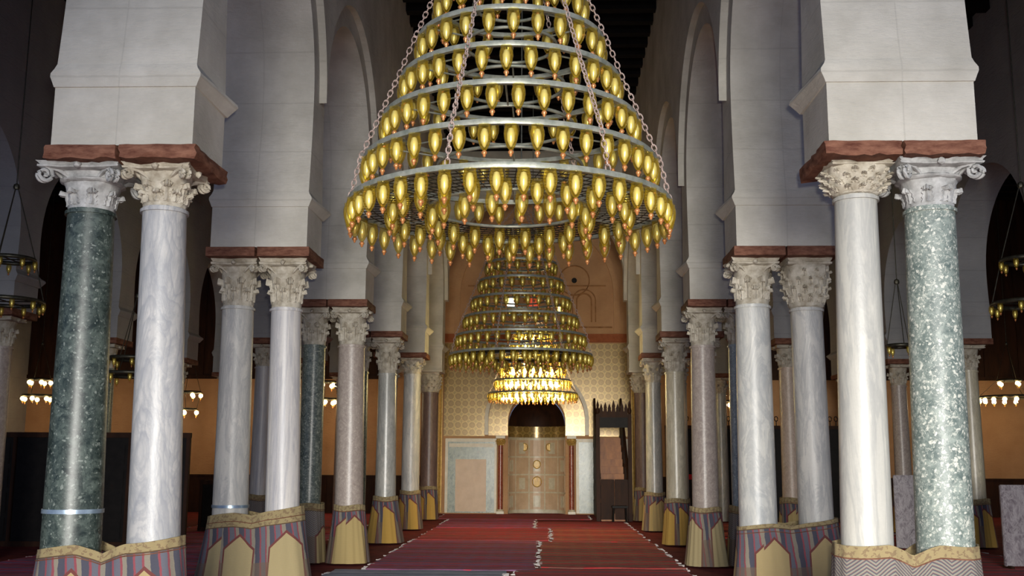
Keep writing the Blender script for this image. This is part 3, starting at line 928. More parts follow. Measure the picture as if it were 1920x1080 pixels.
def lamp_bm(bm, c, sc=1.0, mis=(0, 1, 2), seg=12, bulb=True, tip=True, glass=True):
    x, y, z = c
    if glass: lathe(bm, [(r * sc, h * sc) for r, h in lamp_profile()], seg, c, mis[0], cap=False)
    if bulb:
        lathe(bm, [(.002 * sc, -.02 * sc), (.018 * sc, -.028 * sc), (.027 * sc, -.062 * sc), (.026 * sc, -.105 * sc), (.010 * sc, -.14 * sc), (.002 * sc, -.148 * sc)], max(6, seg - 4), c, mis[1])
    if tip:
        lathe(bm, [(.008 * sc, -.165 * sc), (.018 * sc, -.176 * sc), (.019 * sc, -.186 * sc), (.010 * sc, -.196 * sc), (.010 * sc, -.204 * sc), (.001 * sc, -.212 * sc)], max(6, seg - 4), c, mis[2])


def single_mesh(name, mats, **kw):
    bm = bmesh.new(); lamp_bm(bm, (0, 0, 0), 1.0, (0, 0, 0), **kw)
    me = bpy.data.meshes.new(name)
    bmesh.ops.recalc_face_normals(bm, faces=bm.faces[:])
    for f in bm.faces: f.smooth = True
    bm.to_mesh(me); bm.free(); me.materials.append(M[mats]); return me


ME_glass = single_mesh('glass_lamp', 'glass', bulb=False, tip=False, seg=14)
ME_bulb = single_mesh('bulb', 'bulb', glass=False, tip=False, seg=14)
ME_lit = single_mesh('lit_bulb', 'lit', glass=False, tip=False, seg=14)
ME_litw = single_mesh('lit_bulb', 'lit_warm', glass=False, tip=False, seg=14)
ME_tip = single_mesh('finial', 'copper', glass=False, bulb=False, seg=14)
CAM = Vector((0.333, 0, 1.65))


def put(name, me, parent, loc=(0, 0, 0), sc=1.0):
    o = bpy.data.objects.new(name, me); COL.objects.link(o); o.parent = parent; o.location = loc
    if sc != 1.0: o.scale = (sc,) * 3
    return o


def chain_bm(p0, p1, pitch=.042, wr=.0045, lr=.016):
    bm = bmesh.new(); p0, p1 = Vector(p0), Vector(p1); d = p1 - p0; n = max(3, int(d.length / pitch)); t = d.normalized()
    a = t.cross(Vector((0, 0, 1)) if abs(t.z) < .95 else Vector((1, 0, 0))).normalized(); b = t.cross(a)
    for i in range(n):
        c = p0 + d * ((i + .5) / n); s = a if i % 2 else b
        pts = [c + t * math.cos(2 * PI * j / 10) * pitch * .68 + s * math.sin(2 * PI * j / 10) * lr for j in range(10)]
        tube(bm, pts, wr, 4, closed=True)
    return bm


def chandelier(label, x, y, z, tiers, chain_ph, lit=None, sc=1.0, ztop=ZT, glowp=0, metal='ringmetal', inner=.5, inner_lamps=False):
    root = thing('chandelier', label, 'chandelier', (x, y, z), 0, 'tiered chandeliers along the nave')
    spots = []
    for ti, (R, dz) in enumerate(tiers):
        bm = bmesh.new()
        # flat band ring
        seg = 96
        prof = [(R - .016, -.018), (R + .016, -.018), (R + .020, 0), (R + .016, .018), (R - .016, .018)]
        rings = [[bm.verts.new((r * math.cos(2 * PI * i / seg), r * math.sin(2 * PI * i / seg), dz + h)) for i in range(seg)] for r, h in prof]
        for q in range(5):
            A, B = rings[q], rings[(q + 1) % 5]
            for i in range(seg): bm.faces.new((A[i], A[(i + 1) % seg], B[(i + 1) % seg], B[i]))
        finish('outer_ring', bm, metal, root, 50)
        ri = R * inner
        bm = bmesh.new(); torus(bm, ri, .013, dz, 64, 8)
        finish('inner_ring', bm, metal, root, 60)
        for i in range(6):
            bm = bmesh.new()
            a = 2 * PI * (i + .5) / 6
            tube(bm, [(ri * math.cos(a), ri * math.sin(a), dz), (R * math.cos(a), R * math.sin(a), dz)], .007, 5)
            finish('spoke', bm, metal, root)
        n = max(6, int(round(2 * PI * R / .168)))
        for i in range(n): spots.append((R - .005, 2 * PI * (i + .5 * (ti % 2)) / n, dz - .018, 0, ti))
        n = max(5, int(round(2 * PI * ri / .20)))
        if ti == 0 or inner_lamps:
          for i in range(n): spots.append((ri, 2 * PI * (i + .3 * ti) / n, dz - .018, 1, ti))
        if ti == 0:
            bm = bmesh.new()
            for q in range(1, 8):
                rr = ri + (R - ri) * q / 8; torus(bm, rr, .0045, dz, 72, 4)
            for i in range(84):
                a = 2 * PI * i / 84
                tube(bm, [(ri * math.cos(a), ri * math.sin(a), dz + .004), (R * math.cos(a), R * math.sin(a), dz + .004)], .0035, 4)
            finish('grille', bm, 'darkmetal', root)
            rm = (R + ri) / 2; n = int(round(2 * PI * rm / .21))
            for i in range(n): spots.append((rm, 2 * PI * (i + .5) / n, dz - .01, 2, ti))
    # chains over the outside of the rings
    Rt, zt = tiers[-1]
    for cph in chain_ph:
        pts = [(R * math.cos(cph), R * math.sin(cph), dz + .02) for R, dz in tiers]
        bm = bmesh.new()
        pp = [(tiers[0][0] * math.cos(cph), tiers[0][0] * math.sin(cph), tiers[0][1] + .018)]
        pp += [((R + .035) * math.cos(cph), (R + .035) * math.sin(cph), dz) for R, dz in tiers[1:]]
        pp.append((.03 * math.cos(cph), .03 * math.sin(cph), zt + .45))
        ob = None
        full = bmesh.new()
        for a, b in zip(pp, pp[1:]):
            c = chain_bm(a, b); me = bpy.data.meshes.new('tmp'); c.to_mesh(me); c.free(); full.from_mesh(me); bpy.data.meshes.remove(me)
        bm.free()
        finish('chain', full, 'chainmetal' if metal == 'ringmetal' else metal, root, 60)
    bm = bmesh.new(); lathe(bm, [(.05, zt + .38), (.07, zt + .43), (.05, zt + .48), (.012, zt + .5), (.012, ztop - z)], 12)
    finish('hanging_rod', bm, metal, root)
    # lamps: the hundred nearest as parts of their own, the rest as one
    W = Vector((x, y, z))
    pos = [(W + Vector((r * math.cos(a), r * math.sin(a), h)) - CAM).length for r, a, h, k, t in spots]
    order = sorted(range(len(spots)), key=lambda i: pos[i])
    rest = bmesh.new(); restl = 0
    for rank, i in enumerate(order):
        r, a, h, k, t = spots[i]; c = (r * math.cos(a), r * math.sin(a), h)
        islit = lit(k, t, a) if lit else False
        if rank < 100:
            g = put('glass_lamp', ME_glass, root, c, sc)
            g.rotation_euler = (0, 0, random.uniform(0, 6))
            b_ = put('bulb', ME_lit if islit else ME_bulb, g)
            if islit: b_.scale = (1.5, 1.5, 1.0)
            put('finial', ME_tip, g)
            if islit: tag(g, 'lit lamp')
        else:
            lamp_bm(rest, c, sc, (0, 3 if islit else 1, 2), 8); restl += 1
    if restl:
        tag(finish('glass_lamp', rest, ['glass', 'bulb', 'copper', 'lit'], root, 60), kind='stuff')
    else: rest.free()
    if glowp:
        for gz in (-.15, .55):
            l_ = light('lamp_glow', 'POINT', (0, 0, gz), glowp, (1.0, .76, .46), size=.5); l_.parent = root
    return root


DZ = .312
T1 = [(1.148, 0), (1.048, DZ), (.922, 2 * DZ), (.795, 3 * DZ), (.678, 4 * DZ), (.553, 5 * DZ), (.45, 6 * DZ), (.34, 7 * DZ)]
fr = -PI / 2
ch = [fr - math.radians(75), fr - math.radians(18), fr + math.radians(35), fr + math.radians(82), fr + math.radians(150), fr + math.radians(215)]
chandelier('huge tiered chandelier nearest the viewer, hung with amber glass lamps', .066, 7.4, 3.452, T1, ch)
T2 = [(1.118, 0), (1.02, .300), (.90, .595), (.782, .885), (.668, 1.18), (.558, 1.47), (.45, 1.76), (.34, 2.05)]
chandelier('second tiered chandelier farther down the nave, unlit', -.080, 16.6, 3.303, T2, ch)
T3 = [(1.087, 0), (.93, .315), (.80, .62), (.68, .92), (.56, 1.22), (.45, 1.5)]
chandelier('third chandelier before the niche with its lower lamps brightly lit', -.015, 26.0, 3.30, T3, ch,
           lit=lambda k, t, a: k == 1 and (t <= 2 or math.sin(a * 5 + t) > .1), glowp=22, inner=.70, inner_lamps=True)


def aisle_chandelier(label, x, y, z, rings, n, lit, ztop=10.29, chains=3, bulbsc=.8, glowp=0):
    root = thing('ring_chandelier', label, 'chandelier', (x, y, z), 0, 'ring chandeliers in the aisles')
    for R, dz, nn in rings:
        bm = bmesh.new(); torus(bm, R, .022, dz, 48, 8, zr=1.4)
        tube(bm, [(-R, 0, dz), (R, 0, dz)], .010, 5); tube(bm, [(0, -R, dz), (0, R, dz)], .010, 5)
        finish('ring', bm, 'darkmetal', root, 50)
        for i in range(nn):
            a = 2 * PI * i / nn + .3
            g = put('glass_lamp', ME_glass, root, (R * math.cos(a), R * math.sin(a), dz - .02), bulbsc)
            b_ = put('bulb', ME_litw if lit else ME_bulb, g, (0, 0, 0)); put('finial', ME_tip, g)
            if lit: b_.scale = (2.0, 2.0, .9)
    zt = max(r[1] for r in rings) + 1.1
    for i in range(chains):
        a = 2 * PI * i / chains + .5
        bm = bmesh.new()
        pts = [(R * math.cos(a), R * math.sin(a), dz) for R, dz, _ in rings] + [(0.02 * math.cos(a), .02 * math.sin(a), zt)]
        tube(bm, pts, .008, 5); finish('hanging_wire', bm, 'darkmetal', root)
    bm = bmesh.new(); lathe(bm, [(.04, zt - .03), (.05, zt), (.04, zt + .04), (.009, zt + .06), (.009, ztop - z)], 8)
    finish('hanging_rod', bm, 'darkmetal', root)
    if glowp:
        l_ = light('lamp_glow', 'POINT', (0, 0, -.3), glowp, (1.0, .66, .34), size=.3); l_.parent = root


R2 = [(.50, 0, 10), (.34, .63, 7)]
aisle_chandelier('two-ring unlit chandelier cut by the left edge of the picture', -7.60, 15, 3.93, R2, 10, False)
aisle_chandelier('two-ring unlit chandelier cut by the right edge of the picture', 7.20, 15, 3.90, R2, 10, False)
aisle_chandelier('small single-ring chandelier between the white streaked and speckled columns', 6.35, 18, 3.62, [(.22, 0, 4)], 4, False)
aisle_chandelier('dark unlit two-ring chandelier between the dark green and wavy columns', -6.85, 18.0, 3.10, [(.62, 0, 12), (.42, .28, 8)], 8, False)
aisle_chandelier('lit two-tier chandelier left of the dark green column', -15.35, 32, 3.58, [(.46, 0, 7), (.32, .50, 5)], 6, True, bulbsc=1.2, glowp=26)
aisle_chandelier('lit two-tier chandelier between the first and second left pairs', -10.65, 32, 3.18, [(.24, 0, 3), (.34, .52, 5)], 6, True, bulbsc=1.2, glowp=26)
aisle_chandelier('lit two-tier chandelier seen left of the stout pinkish column', -6.39, 32, 3.50, [(.34, 0, 7), (.32, .52, 6)], 6, True, bulbsc=1.2, glowp=26)
aisle_chandelier('lit lamp ring in the right aisle beside the blue-grey column', 5.84, 32.4, 3.50, [(.10, 0, 2)], 3, True, bulbsc=1.4, glowp=20)
aisle_chandelier('lit chandelier row low at the right edge of the picture', 14.2, 32, 3.62, [(.90, 0, 18), (.34, .50, 4)], 8, True, bulbsc=1.15, glowp=34)



# ------------------------------------------------------------------ qibla wall
YQ = YE
bm = bmesh.new()
# wall with the niche opening
NX = .93; ZSP = 2.85
pts = [(-17, -.25), (-NX, -.25), (-NX, ZSP)]
for i in range(1, 20):
    a = PI - PI * i / 20; pts.append((NX * math.cos(a), ZSP + NX * math.sin(a)))
pts += [(NX, ZSP), (NX, -.25), (17, -.25), (17, 12.2), (-17, 12.2)]
extrude_poly(bm, pts, lambda a, b: (a, YQ, b), lambda a, b: (a, YQ + .3, b))
tag(finish('wall_back', bm, 'orange', smooth=0), kind='structure')

for nm, a, b in (('wall_back_left_upper', -16.98, -4.6), ('wall_back_right_upper', 7.6, 16.98)):  # dark boarding added so the upper aisle wall reads as unlit
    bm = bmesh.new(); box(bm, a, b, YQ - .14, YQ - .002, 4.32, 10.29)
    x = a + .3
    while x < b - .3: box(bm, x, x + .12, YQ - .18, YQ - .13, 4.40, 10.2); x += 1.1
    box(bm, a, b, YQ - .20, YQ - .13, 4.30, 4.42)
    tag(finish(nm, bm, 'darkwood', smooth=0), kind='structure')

# transverse arch before the dome bay
bm = bmesh.new(); yc = 0; R = 2.62
pts = [(-HX0 - .05, 7.2)]
for i in range(1, 36):
    a = PI - PI * i / 36; pts.append((R * math.cos(a), 7.0 + R * math.sin(a)))
pts += [(HX0 + .05, 7.2), (HX0 + .05, ZT - .02), (-HX0 - .05, ZT - .02)]
extrude_poly(bm, pts, lambda a, b: (a, 30.6, b), lambda a, b: (a, 31.0, b))
tag(finish('wall_dome_arch', bm, 'plaster', smooth=30), kind='structure')

# prayer niche
mih = thing('prayer_niche', 'prayer niche with pale carved marble panels and a dark wooden half dome', 'prayer niche', (0, YQ, 0))
bm = bmesh.new(); N = 24
def niche_pt(i, z): a = PI * i / N; return (NX * .999 * math.cos(a), .0 + .95 * math.sin(a), z)
levels = [-.2, 2.44]
rows = [[bm.verts.new(niche_pt(i, z)) for i in range(N + 1)] for z in levels]
out = [[bm.verts.new((1.05 * p.co.x, p.co.y * 1.05 + .0, p.co.z)) for p in r] for r in rows]
for i in range(N):
    bm.faces.new((rows[0][i], rows[0][i + 1], rows[1][i + 1], rows[1][i])); bm.faces.new((out[0][i + 1], out[0][i], out[1][i], out[1][i + 1]))
finish('marble_lining', bm, 'cream', mih, 60)
bm = bmesh.new()
def patch(i0, i1, z0, z1, e, mi):
    n = 4
    for i in range(n):
        fa, fb = i0 + (i1 - i0) * i / n, i0 + (i1 - i0) * (i + 1) / n
        def p(f, z, e): a = PI * f / N; return bm.verts.new(((NX - e) * math.cos(a), (.95 - e) * math.sin(a), z))
        a, b, c, d = p(fa, z0, e), p(fb, z0, e), p(fb, z1, e), p(fa, z1, e)
        bm.faces.new((a, b, c, d)).material_index = mi
        for u, v, f0, f1, zz0, zz1 in ((a, b, fa, fb, z0, z0), (d, c, fa, fb, z1, z1)):
            x_, y_ = p(f0, zz0, 0), p(f1, zz1, 0); bm.faces.new((u, v, y_, x_)).material_index = mi
    for f in (i0, i1):
        q = [((NX - ee) * math.cos(PI * f / N), (.95 - ee) * math.sin(PI * f / N), zz) for ee, zz in ((e, z0), (e, z1), (0, z1), (0, z0))]
        bm.faces.new([bm.verts.new(k) for k in q]).material_index = mi
for r in range(4):
    z0 = .08 + r * .58
    for c_ in range(5):
        patch(1.2 + c_ * 4.4, 5.2 + c_ * 4.4, z0, z0 + .53, .012, 0)
        if (r + c_) % 2 == 0: patch(2.2 + c_ * 4.4, 4.2 + c_ * 4.4, z0 + .08, z0 + .45, .022, 1)
tag(finish('carved_panel', bm, ['peach', 'cream'], mih, 0), 'carved marble panels with shell and arch reliefs')
# shell relief and letters-like roundel in the middle panels
for (zx, zz, rr) in ((0, .98, .15), (0, 1.55, .12), (-.42, 2.12, .11), (.42, 2.12, .11)):
    bm = bmesh.new()
    yy = .95 * math.sqrt(max(0, 1 - (zx / NX) ** 2)) - .03
    pts = [(zx + rr * math.cos(2 * PI * i / 24), yy, zz + rr * 1.1 * math.sin(2 * PI * i / 24)) for i in range(24)]
    tube(bm, pts, .018, 6, closed=True)
    for i in range(-2, 3): tube(bm, [(zx + .03 * i, yy, zz - rr * 1.05), (zx + rr * .35 * i, yy, zz + rr * 1.0)], .012, 5)
    finish('shell_relief', bm, 'gold', mih, 60)
# tiled band and dark wooden half dome
bm = bmesh.new(); rows = [[bm.verts.new(niche_pt(i, z)) for i in range(N + 1)] for z in (2.43, 2.83)]
o2 = [[bm.verts.new((1.05 * p.co.x, p.co.y * 1.05, p.co.z)) for p in r] for r in rows]
for i in range(N):
    bm.faces.new((rows[0][i], rows[0][i + 1], rows[1][i + 1], rows[1][i])); bm.faces.new((o2[0][i + 1], o2[0][i], o2[1][i], o2[1][i + 1]))
finish('tiled_band', bm, 'tile', mih, 60)
bm = bmesh.new(); K = 10; rows = []
for k in range(K + 1):
    ph = PI / 2 * k / K
    rows.append([bm.verts.new((NX * .995 * math.cos(ph) * math.cos(PI * i / N), .95 * math.cos(ph) * math.sin(PI * i / N), 2.80 + NX * 1.02 * math.sin(ph))) for i in range(N + 1)])
for a, b in zip(rows, rows[1:]):
    for i in range(N): bm.faces.new((a[i], a[i + 1], b[i + 1], b[i]))
bmesh.ops.remove_doubles(bm, verts=bm.verts, dist=.0005)
bmesh.ops.solidify(bm, geom=bm.faces[:], thickness=.02)
tag(finish('half_dome', bm, 'darkwood', mih, 60), 'dark painted wooden half dome')


def arch_band(bm, r0, r1, zc, y0, y1, zfoot, mi=0, n=36):
    o = [(r1, zfoot)] + [(r1 * math.cos(PI * i / n), zc + r1 * math.sin(PI * i / n)) for i in range(n + 1)] + [(-r1, zfoot)]
    q = [(-r0, zfoot)] + [(r0 * math.cos(PI - PI * i / n), zc + r0 * math.sin(PI * i / n)) for i in range(n + 1)] + [(r0, zfoot)]
    A = [(a, b) for a, b in o]; B = q[::-1]
    for (a, b), (c, d) in zip(list(zip(A, B)), list(zip(A[1:], B[1:]))):
        vs = [bm.verts.new((p[0], y, p[1])) for y in (y0, y1) for p in (a, b, d, c)]
        for f in ((0, 1, 2, 3), (7, 6, 5, 4), (0, 3, 7, 4), (1, 5, 6, 2)): bm.faces.new([vs[i] for i in f]).material_index = mi
    bmesh.ops.remove_doubles(bm, verts=bm.verts, dist=.0004)

bm = bmesh.new(); arch_band(bm, 1.58, 1.70, 3.0, -.075, -.02, 2.50)
finish('arch_moulding', bm, 'cream', mih, 30)
bm = bmesh.new(); arch_band(bm, .94, 1.575, 2.95, -.05, -.008, 2.48)
finish('arch_tiles', bm, 'tile', mih, 30)

# red porphyry colonnettes
for sx, nm in ((-1.17, 'slim red porphyry column on the left of the prayer niche'), (1.13, 'slim red porphyry column on the right of the prayer niche')):
    t = thing('colonnette', nm, 'column', (sx, YQ - .14, 0), 0, 'red colonnettes of the prayer niche')
    bm = bmesh.new(); lathe(bm, [(.085, .12), (.088, .6), (.08, 2.16)], 20); finish('shaft', bm, 'redmarble', t)
    bm = bmesh.new(); box(bm, -.12, .12, -.12, .12, -.02, .06); lathe(bm, [(.115, .06), (.12, .08), (.10, .10), (.105, .125)], 20); finish('base', bm, 'cream', t)
    cb = capital_mesh(.08, .22, .125, 'basket', 5)
    finish('capital', cb, 'gold', t, 40, (0, 0, 2.16))
    bm = bmesh.new(); box(bm, -.15, .15, -.13, .12, 2.38, 2.47, bevel=.008); finish('impost', bm, 'cream', t)

# tiled panels either side and above
def flat_panel(name, label, cat, x0, x1, z0, z1, mat, y=YQ - .03, d=.028, frame=None, fw=.08, hole=None):
    t = thing(name, label, cat, ((x0 + x1) / 2, y, z0))
    hx = (x1 - x0) / 2
    bm = bmesh.new()
    if hole:
        # right/left part of a panel cut by the arch: outline follows the arch
        extrude_poly(bm, hole, lambda a, b: (a - (x0 + x1) / 2, 0, b - z0), lambda a, b: (a - (x0 + x1) / 2, d, b - z0))
    else: box(bm, -hx, hx, 0, d, 0, z1 - z0)
    finish('face', bm, mat, t, 0)
    if frame:
        for a, b, c, e in ((-hx, -hx + fw, 0, z1 - z0), (hx - fw, hx, 0, z1 - z0), (-hx + fw, hx - fw, z1 - z0 - fw, z1 - z0)):
            bm = bmesh.new(); box(bm, a, b, -.03, .001, c, e, bevel=.006); finish('frame', bm, frame, t, 0)
    return t

def archcut(sgn):
    r = 1.705; zc = 3.0; p = [(sgn * r, 2.46)]
    for i in range(0, 19):
        a = PI / 2 * i / 18; p.append((sgn * r * math.cos(a), zc + r * math.sin(a)))
    p += [(0, 5.5), (sgn * 3.05, 5.5), (sgn * 3.05, 2.46)]
    return p
flat_panel('tile_panel', 'gold and brown round-patterned tile panel left of the niche arch', 'tile panel', -3.05, 0, 2.46, 5.5, 'tile', hole=archcut(-1))
flat_panel('tile_panel', 'gold and brown round-patterned tile panel right of the niche arch', 'tile panel', 0, 3.05, 2.46, 5.5, 'tile', hole=archcut(1))
for sx, nm in ((-1, 'left'), (1, 'right')):
    bm = bmesh.new(); x = sx * 3.16
    tube(bm, [(x, YQ - .05, 0), (x, YQ - .05, 4.4)], .035, 8)
    box(bm, x - .07, x + .07, YQ - .04, YQ - .002, 0, 5.5)
    tag(finish('trim_%d' % (1 if sx < 0 else 2), bm, 'gold'), kind='structure')
bm = bmesh.new(); box(bm, -3.3, 3.3, YQ - .10, YQ - .001, 5.54, 5.74, bevel=.02); box(bm, -3.3, 3.3, YQ - .06, YQ - .001, 5.74, 5.82)
tag(finish('trim_3', bm, m_simple('red ochre moulding', rgb(140, 72, 34), rgb(170, 96, 52), 8), smooth=0), kind='structure')

# marble dado panels
for lab, x0, x1, px0, px1 in (('framed green marble panel with a tall peach slab, left of the niche', -2.98, -1.30, -2.64, -1.64),
                              ('framed green marble panel right of the niche, partly behind the pulpit', 1.28, 2.98, 1.90, 2.70)):
    t = thing('marble_panel', lab, 'marble panel', ((x0 + x1) / 2, YQ - .03, 0)); cx = (x0 + x1) / 2
    bm = bmesh.new(); box(bm, x0 - cx, x1 - cx, 0, .028, 0, 2.38); finish('backing', bm, 'greenmarble', t, 0)
    for a, b, c, e in ((x0, x0 + .09, 0, 2.38), (x1 - .07, x1, 0, 2.38), (x0 + .09, x1 - .07, 2.27, 2.38)):
        bm = bmesh.new(); box(bm, a - cx, b - cx, -.04, .001, c, e, bevel=.008); finish('frame', bm, 'cream', t, 0)
    if px0 < 0:
        bm = bmesh.new(); box(bm, px0 - cx, px1 - cx, -.02, .001, .04, 1.71, bevel=.006); finish('slab', bm, 'peach', t, 0)
        bm = bmesh.new(); box(bm, x0 + .12 - cx, x1 - .1 - cx, -.012, .001, 1.80, 1.98); finish('band', bm, 'greenmarble', t, 0)
        bm = bmesh.new(); box(bm, x0 + .12 - cx, x1 - .1 - cx, -.016, .001, 2.10, 2.22); finish('band', bm, 'cream', t, 0)
# big relief arch on the ochre wall
t = thing('relief_arch', 'large round relief arch on the ochre wall above the niche', 'relief', (0, YQ, 0))
bm = bmesh.new(); arch_band(bm, 2.55, 2.75, 7.1, -.08, -.002, 5.83); finish('archivolt', bm, 'orange', t, 30)
bm = bmesh.new()
for x0, x1, z0, z1 in ((-2.5, 2.5, 6.02, 6.07), (-.62, -.57, 6.1, 7.5), (.57, .62, 6.1, 7.5), (-2.3, -.7, 7.42, 7.46), (.7, 2.3, 7.42, 7.46)): box(bm, x0, x1, -.03, -.001, z0, z1)
finish('string_course', bm, 'relief', t, 0)
for sx in (-1.57, 1.57):
    t = thing('blind_arch', 'small blind arch in relief on the ochre wall, ' + ('left' if sx < 0 else 'right') + ' side', 'relief', (sx, YQ, 0))
    for r0, r1 in ((.22, .27), (.36, .40)):
        bm = bmesh.new(); arch_band(bm, r0, r1, 6.93, -.035, -.001, 6.22); finish('moulding', bm, 'relief', t, 30)
for sx, nm in ((1.25, 'right'), (-1.25, 'left')):
    t = thing('roundel', 'round carved roundel with a dark centre on the ochre wall, ' + nm + ' side', 'relief', (sx, YQ - .002, 7.62))
    bm = bmesh.new(); tube(bm, [(.5 * math.cos(2 * PI * i / 32), -.02, .5 * math.sin(2 * PI * i / 32)) for i in range(32)], .022, 6, closed=True); finish('ring', bm, 'relief', t)
    bm = bmesh.new()
    vs = [bm.verts.new((.09 * math.cos(2 * PI * i / 16), y_, .09 * math.sin(2 * PI * i / 16))) for y_ in (-.02, .0) for i in range(16)]
    bm.faces.new(vs[:16]); bm.faces.new(vs[16:][::-1])
    for i in range(16): bm.faces.new((vs[i], vs[(i + 1) % 16], vs[16 + (i + 1) % 16], vs[16 + i]))
    finish('hole_disc', bm, 'blackwood', t)  # flat black disc, its colour stands for the shade inside a hole
# small bright windows high in the wall
for i, (x, z, m, wd) in enumerate(((-.87, 6.85, 'window_light', .13), (.72, 6.62, 'window_light', .08), (-.1, 6.88, 'red_window', .16))):
    bm = bmesh.new(); box(bm, x - wd - .04, x + wd + .04, YQ - .035, YQ - .001, z - wd * 1.3 - .04, z + wd * 1.3 + .04, 0)
    box(bm, x - wd, x + wd, YQ - .04, YQ - .034, z - wd * 1.3, z + wd * 1.3, 1)
    tag(finish('window_%d' % (i + 1), bm, ['orange', m], smooth=0), kind='structure')

# dark wainscot along the far wall in the aisles
for nm, a, b, hgt in (('baseboard_left', -16.9, -3.4, 1.12), ('baseboard_right', 3.4, 16.9, 1.12)):
    bm = bmesh.new(); box(bm, a, b, YQ - .06, YQ - .001, -.03, hgt); box(bm, a, b, YQ - .09, YQ - .001, hgt, hgt + .06)
    x = a + .4
    while x < b - .4:
        box(bm, x, x + .05, YQ - .08, YQ - .055, .05, hgt - .05); x += .8
    tag(finish(nm, bm, 'darkwood', smooth=0), kind='structure')

# ------------------------------------------------------------------ pulpit
P = thing('pulpit', 'tall carved dark wooden pulpit with a stair and crested top right of the niche', 'pulpit', (2.27, 30.75, -.03))
for sx in (-1, 1):
    bm = bmesh.new(); box(bm, sx * .46 - .055, sx * .46 + .055, -.055, .055, 0, 3.05, bevel=.012)
    lathe(bm, [(.03, 3.05), (.06, 3.10), (.065, 3.16), (.03, 3.24), (.04, 3.30), (.002, 3.46)], 12, c=(sx * .46, 0, 0)); finish('post', bm, 'darkwood', P)
bm = bmesh.new(); box(bm, -.41, .41, -.03, .03, 2.95, 3.12, bevel=.008)
for i in range(7):
    x = -.36 + .12 * i; hh = .26 if i == 3 else (.2 if i in (1, 5) else .15)
    extrude_poly(bm, [(x - .055, 3.11), (x + .055, 3.11), (x + .04, 3.11 + hh * .5), (x + .055, 3.11 + hh * .6), (x, 3.11 + hh + .1), (x - .055, 3.11 + hh * .6), (x - .04, 3.11 + hh * .5)],
                 lambda a, b: (a, -.02, b), lambda a, b: (a, .02, b))
finish('crest', bm, 'darkwood', P, 0)
bm = bmesh.new(); box(bm, -.41, .41, -.03, .02, 2.66, 2.95); finish('lintel_panel', bm, 'blackwood', P, 0)
for i in range(11):
    bm = bmesh.new(); box(bm, -.38, .38, .05 + i * .27, 3.1, .22 * i, .22 * (i + 1), bevel=.006); finish('step', bm, 'warmwood', P, 0)
for sx in (-1, 1):
    bm = bmesh.new()
    extrude_poly(bm, [(.0, 0), (3.4, 0), (3.4, 3.6), (3.0, 3.6), (.0, 1.15)], lambda a, b: (sx * .40, a, b), lambda a, b: (sx * .44, a, b))
    so = finish('side_panel', bm, 'darkwood', P, 0)
    bm = bmesh.new()
    for r in range(5):
        for c_ in range(9):
            y0 = .12 + c_ * .36; z0 = .12 + r * .5
            if z0 + .42 < 1.1 + y0 * .8: box(bm, sx * .42 - .035, sx * .42 + .035, y0, y0 + .29, z0, z0 + .4, bevel=.01)
    finish('carved_panel', bm, 'blackwood', so, 0)
    bm = bmesh.new(); tube(bm, [(sx * .42, .0, 1.2), (sx * .42, 3.0, 3.66)], .035, 8); finish('handrail', bm, 'darkwood', P)
for sx in (-1, 1):
    bm = bmesh.new(); box(bm, sx * .2 - .19, sx * .2 + .19, -.045, -.005, .05, 1.18, bevel=.008)
    d = finish('door', bm, 'darkwood', P, 0)
    bm = bmesh.new()
    for r in range(3):
        for c_ in range(2): box(bm, sx * .2 - .15 + c_ * .16, sx * .2 - .01 + c_ * .16, -.058, -.044, .14 + r * .34, .42 + r * .34, bevel=.006)
    finish('carved_panel', bm, 'darkwood', d, 0)
ST = thing('stool', 'small dark wooden stool in front of the pulpit', 'stool', (2.38, 30.2, -.03))
bm = bmesh.new(); box(bm, -.22, .22, -.16, .16, .40, .46, bevel=.01); finish('seat', bm, 'blackwood', ST)
for sx in (-1, 1):
    for sy in (-1, 1):
        bm = bmesh.new(); tube(bm, [(sx * .19, sy * .13, 0), (sx * .17, sy * .11, .41)], .022, 8); finish('leg', bm, 'blackwood', ST)
    bm = bmesh.new(); tube(bm, [(sx * .18, -.12, .18), (sx * .18, .12, .18)], .014, 6); finish('stretcher', bm, 'blackwood', ST)

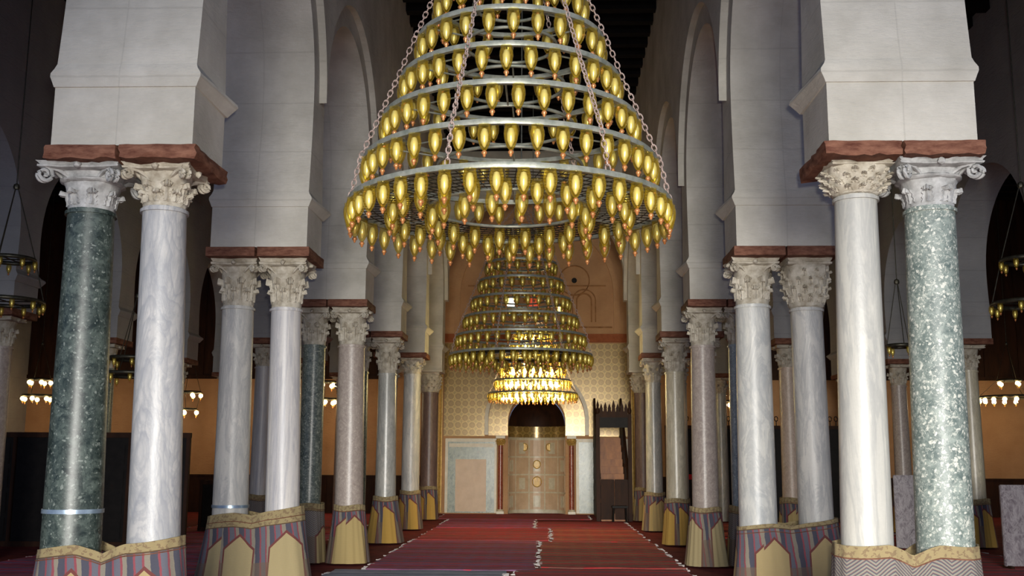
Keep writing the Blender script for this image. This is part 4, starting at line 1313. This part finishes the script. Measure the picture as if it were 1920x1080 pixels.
# ------------------------------------------------------------------ wooden screens
def screen(label, x, y, w_, h, npan, mat='blackwood', crest=True, rz=0):
    t = thing('wooden_screen', label, 'screen', (x, y, -.03), rz)
    pw = w_ / npan
    for i in range(npan):
        cx = -w_ / 2 + (i + .5) * pw
        bm = bmesh.new(); box(bm, cx - pw / 2 + .03, cx + pw / 2 - .03, .01, .05, .1, h - .1)
        for r in range(4):
            z0 = .16 + r * (h - .3) / 4
            box(bm, cx - pw / 2 + .09, cx + pw / 2 - .09, -.01, .012, z0, z0 + (h - .3) / 4 - .08, bevel=.012)
        finish('panel', bm, mat, t, 0)
    for i in range(npan + 1):
        bm = bmesh.new(); cx = -w_ / 2 + i * pw; box(bm, cx - .035, cx + .035, -.03, .07, 0, h, bevel=.008); finish('post', bm, 'darkwood', t, 0)
    bm = bmesh.new(); box(bm, -w_ / 2 - .04, w_ / 2 + .04, -.035, .075, h - .1, h, bevel=.006); finish('top_rail', bm, 'darkwood', t, 0)
    bm = bmesh.new(); box(bm, -w_ / 2 - .04, w_ / 2 + .04, -.035, .075, 0, .1, bevel=.006); finish('bottom_rail', bm, 'darkwood', t, 0)
    if crest:
        bm = bmesh.new(); n = int(w_ / .17)
        for i in range(n):
            cx = -w_ / 2 + (i + .5) * w_ / n
            pts = [(cx + .05 * math.cos(2 * PI * j / 10), h + .20 + .07 * math.sin(2 * PI * j / 10)) for j in range(10)]
            tube(bm, [(a, .02, b) for a, b in pts], .014, 5, closed=True)
            tube(bm, [(cx, .02, h - .01), (cx, .02, h + .14)], .014, 5)
        finish('cresting', bm, mat, t)
    return t

screen('long carved dark screen with looped cresting at the far end of the right aisle', 6.55, 31.3, 5.4, 2.75, 7)
screen('dark panelled wooden screen beyond the dark green column', -9.0, 20.6, 4.6, 2.2, 4, crest=False)
screen('low dark wooden partition behind the wavy grey column', -6.6, 25.2, 2.6, 1.2, 3, crest=False)
bm = bmesh.new(); box(bm, 4.3, 4.75, 30.1, 30.35, 1.25, 1.37, bevel=.02)
t = thing('lectern', 'dark reading stand with a red cloth beside the blue-grey column', 'lectern', (4.5, 30.2, -.03))
bm.free()
bm = bmesh.new(); box(bm, -.22, .22, -.15, .15, 0, 1.2, bevel=.01); finish('body', bm, 'blackwood', t, 0)
bm = bmesh.new(); box(bm, -.26, .26, -.18, .18, 1.2, 1.34, bevel=.02); tag(finish('cloth', bm, m_simple('red cloth', rgb(150, 20, 30), rgb(180, 34, 44), 8), t, 0), 'red cloth')

# upright mottled boards in the right aisle
mm = m_marble('mottled purple grey board', rgb(92, 80, 88), rgb(150, 142, 146), rgb(200, 194, 194), (1, 1, .5), 3.5, .5)
for lab, x, y, w_, h, rz in (('mottled grey-purple board standing upright at the right edge', 8.02, 17.7, .62, 1.34, .1),
                             ('mottled grey board standing left of the speckled grey-green column', 7.35, 21.2, .42, 1.45, -.1)):
    t = thing('upright_board', lab, 'board', (x, y, -.03), rz)
    bm = bmesh.new(); box(bm, -w_ / 2, w_ / 2, -.03, .03, .05, h, bevel=.012); finish('face', bm, mm, t, 0)
    for sx in (-1, 1):
        bm = bmesh.new(); box(bm, sx * w_ / 2 * .8 - .03, sx * w_ / 2 * .8 + .03, -.14, .14, 0, .06, bevel=.008); finish('foot', bm, 'darkwood', t, 0)
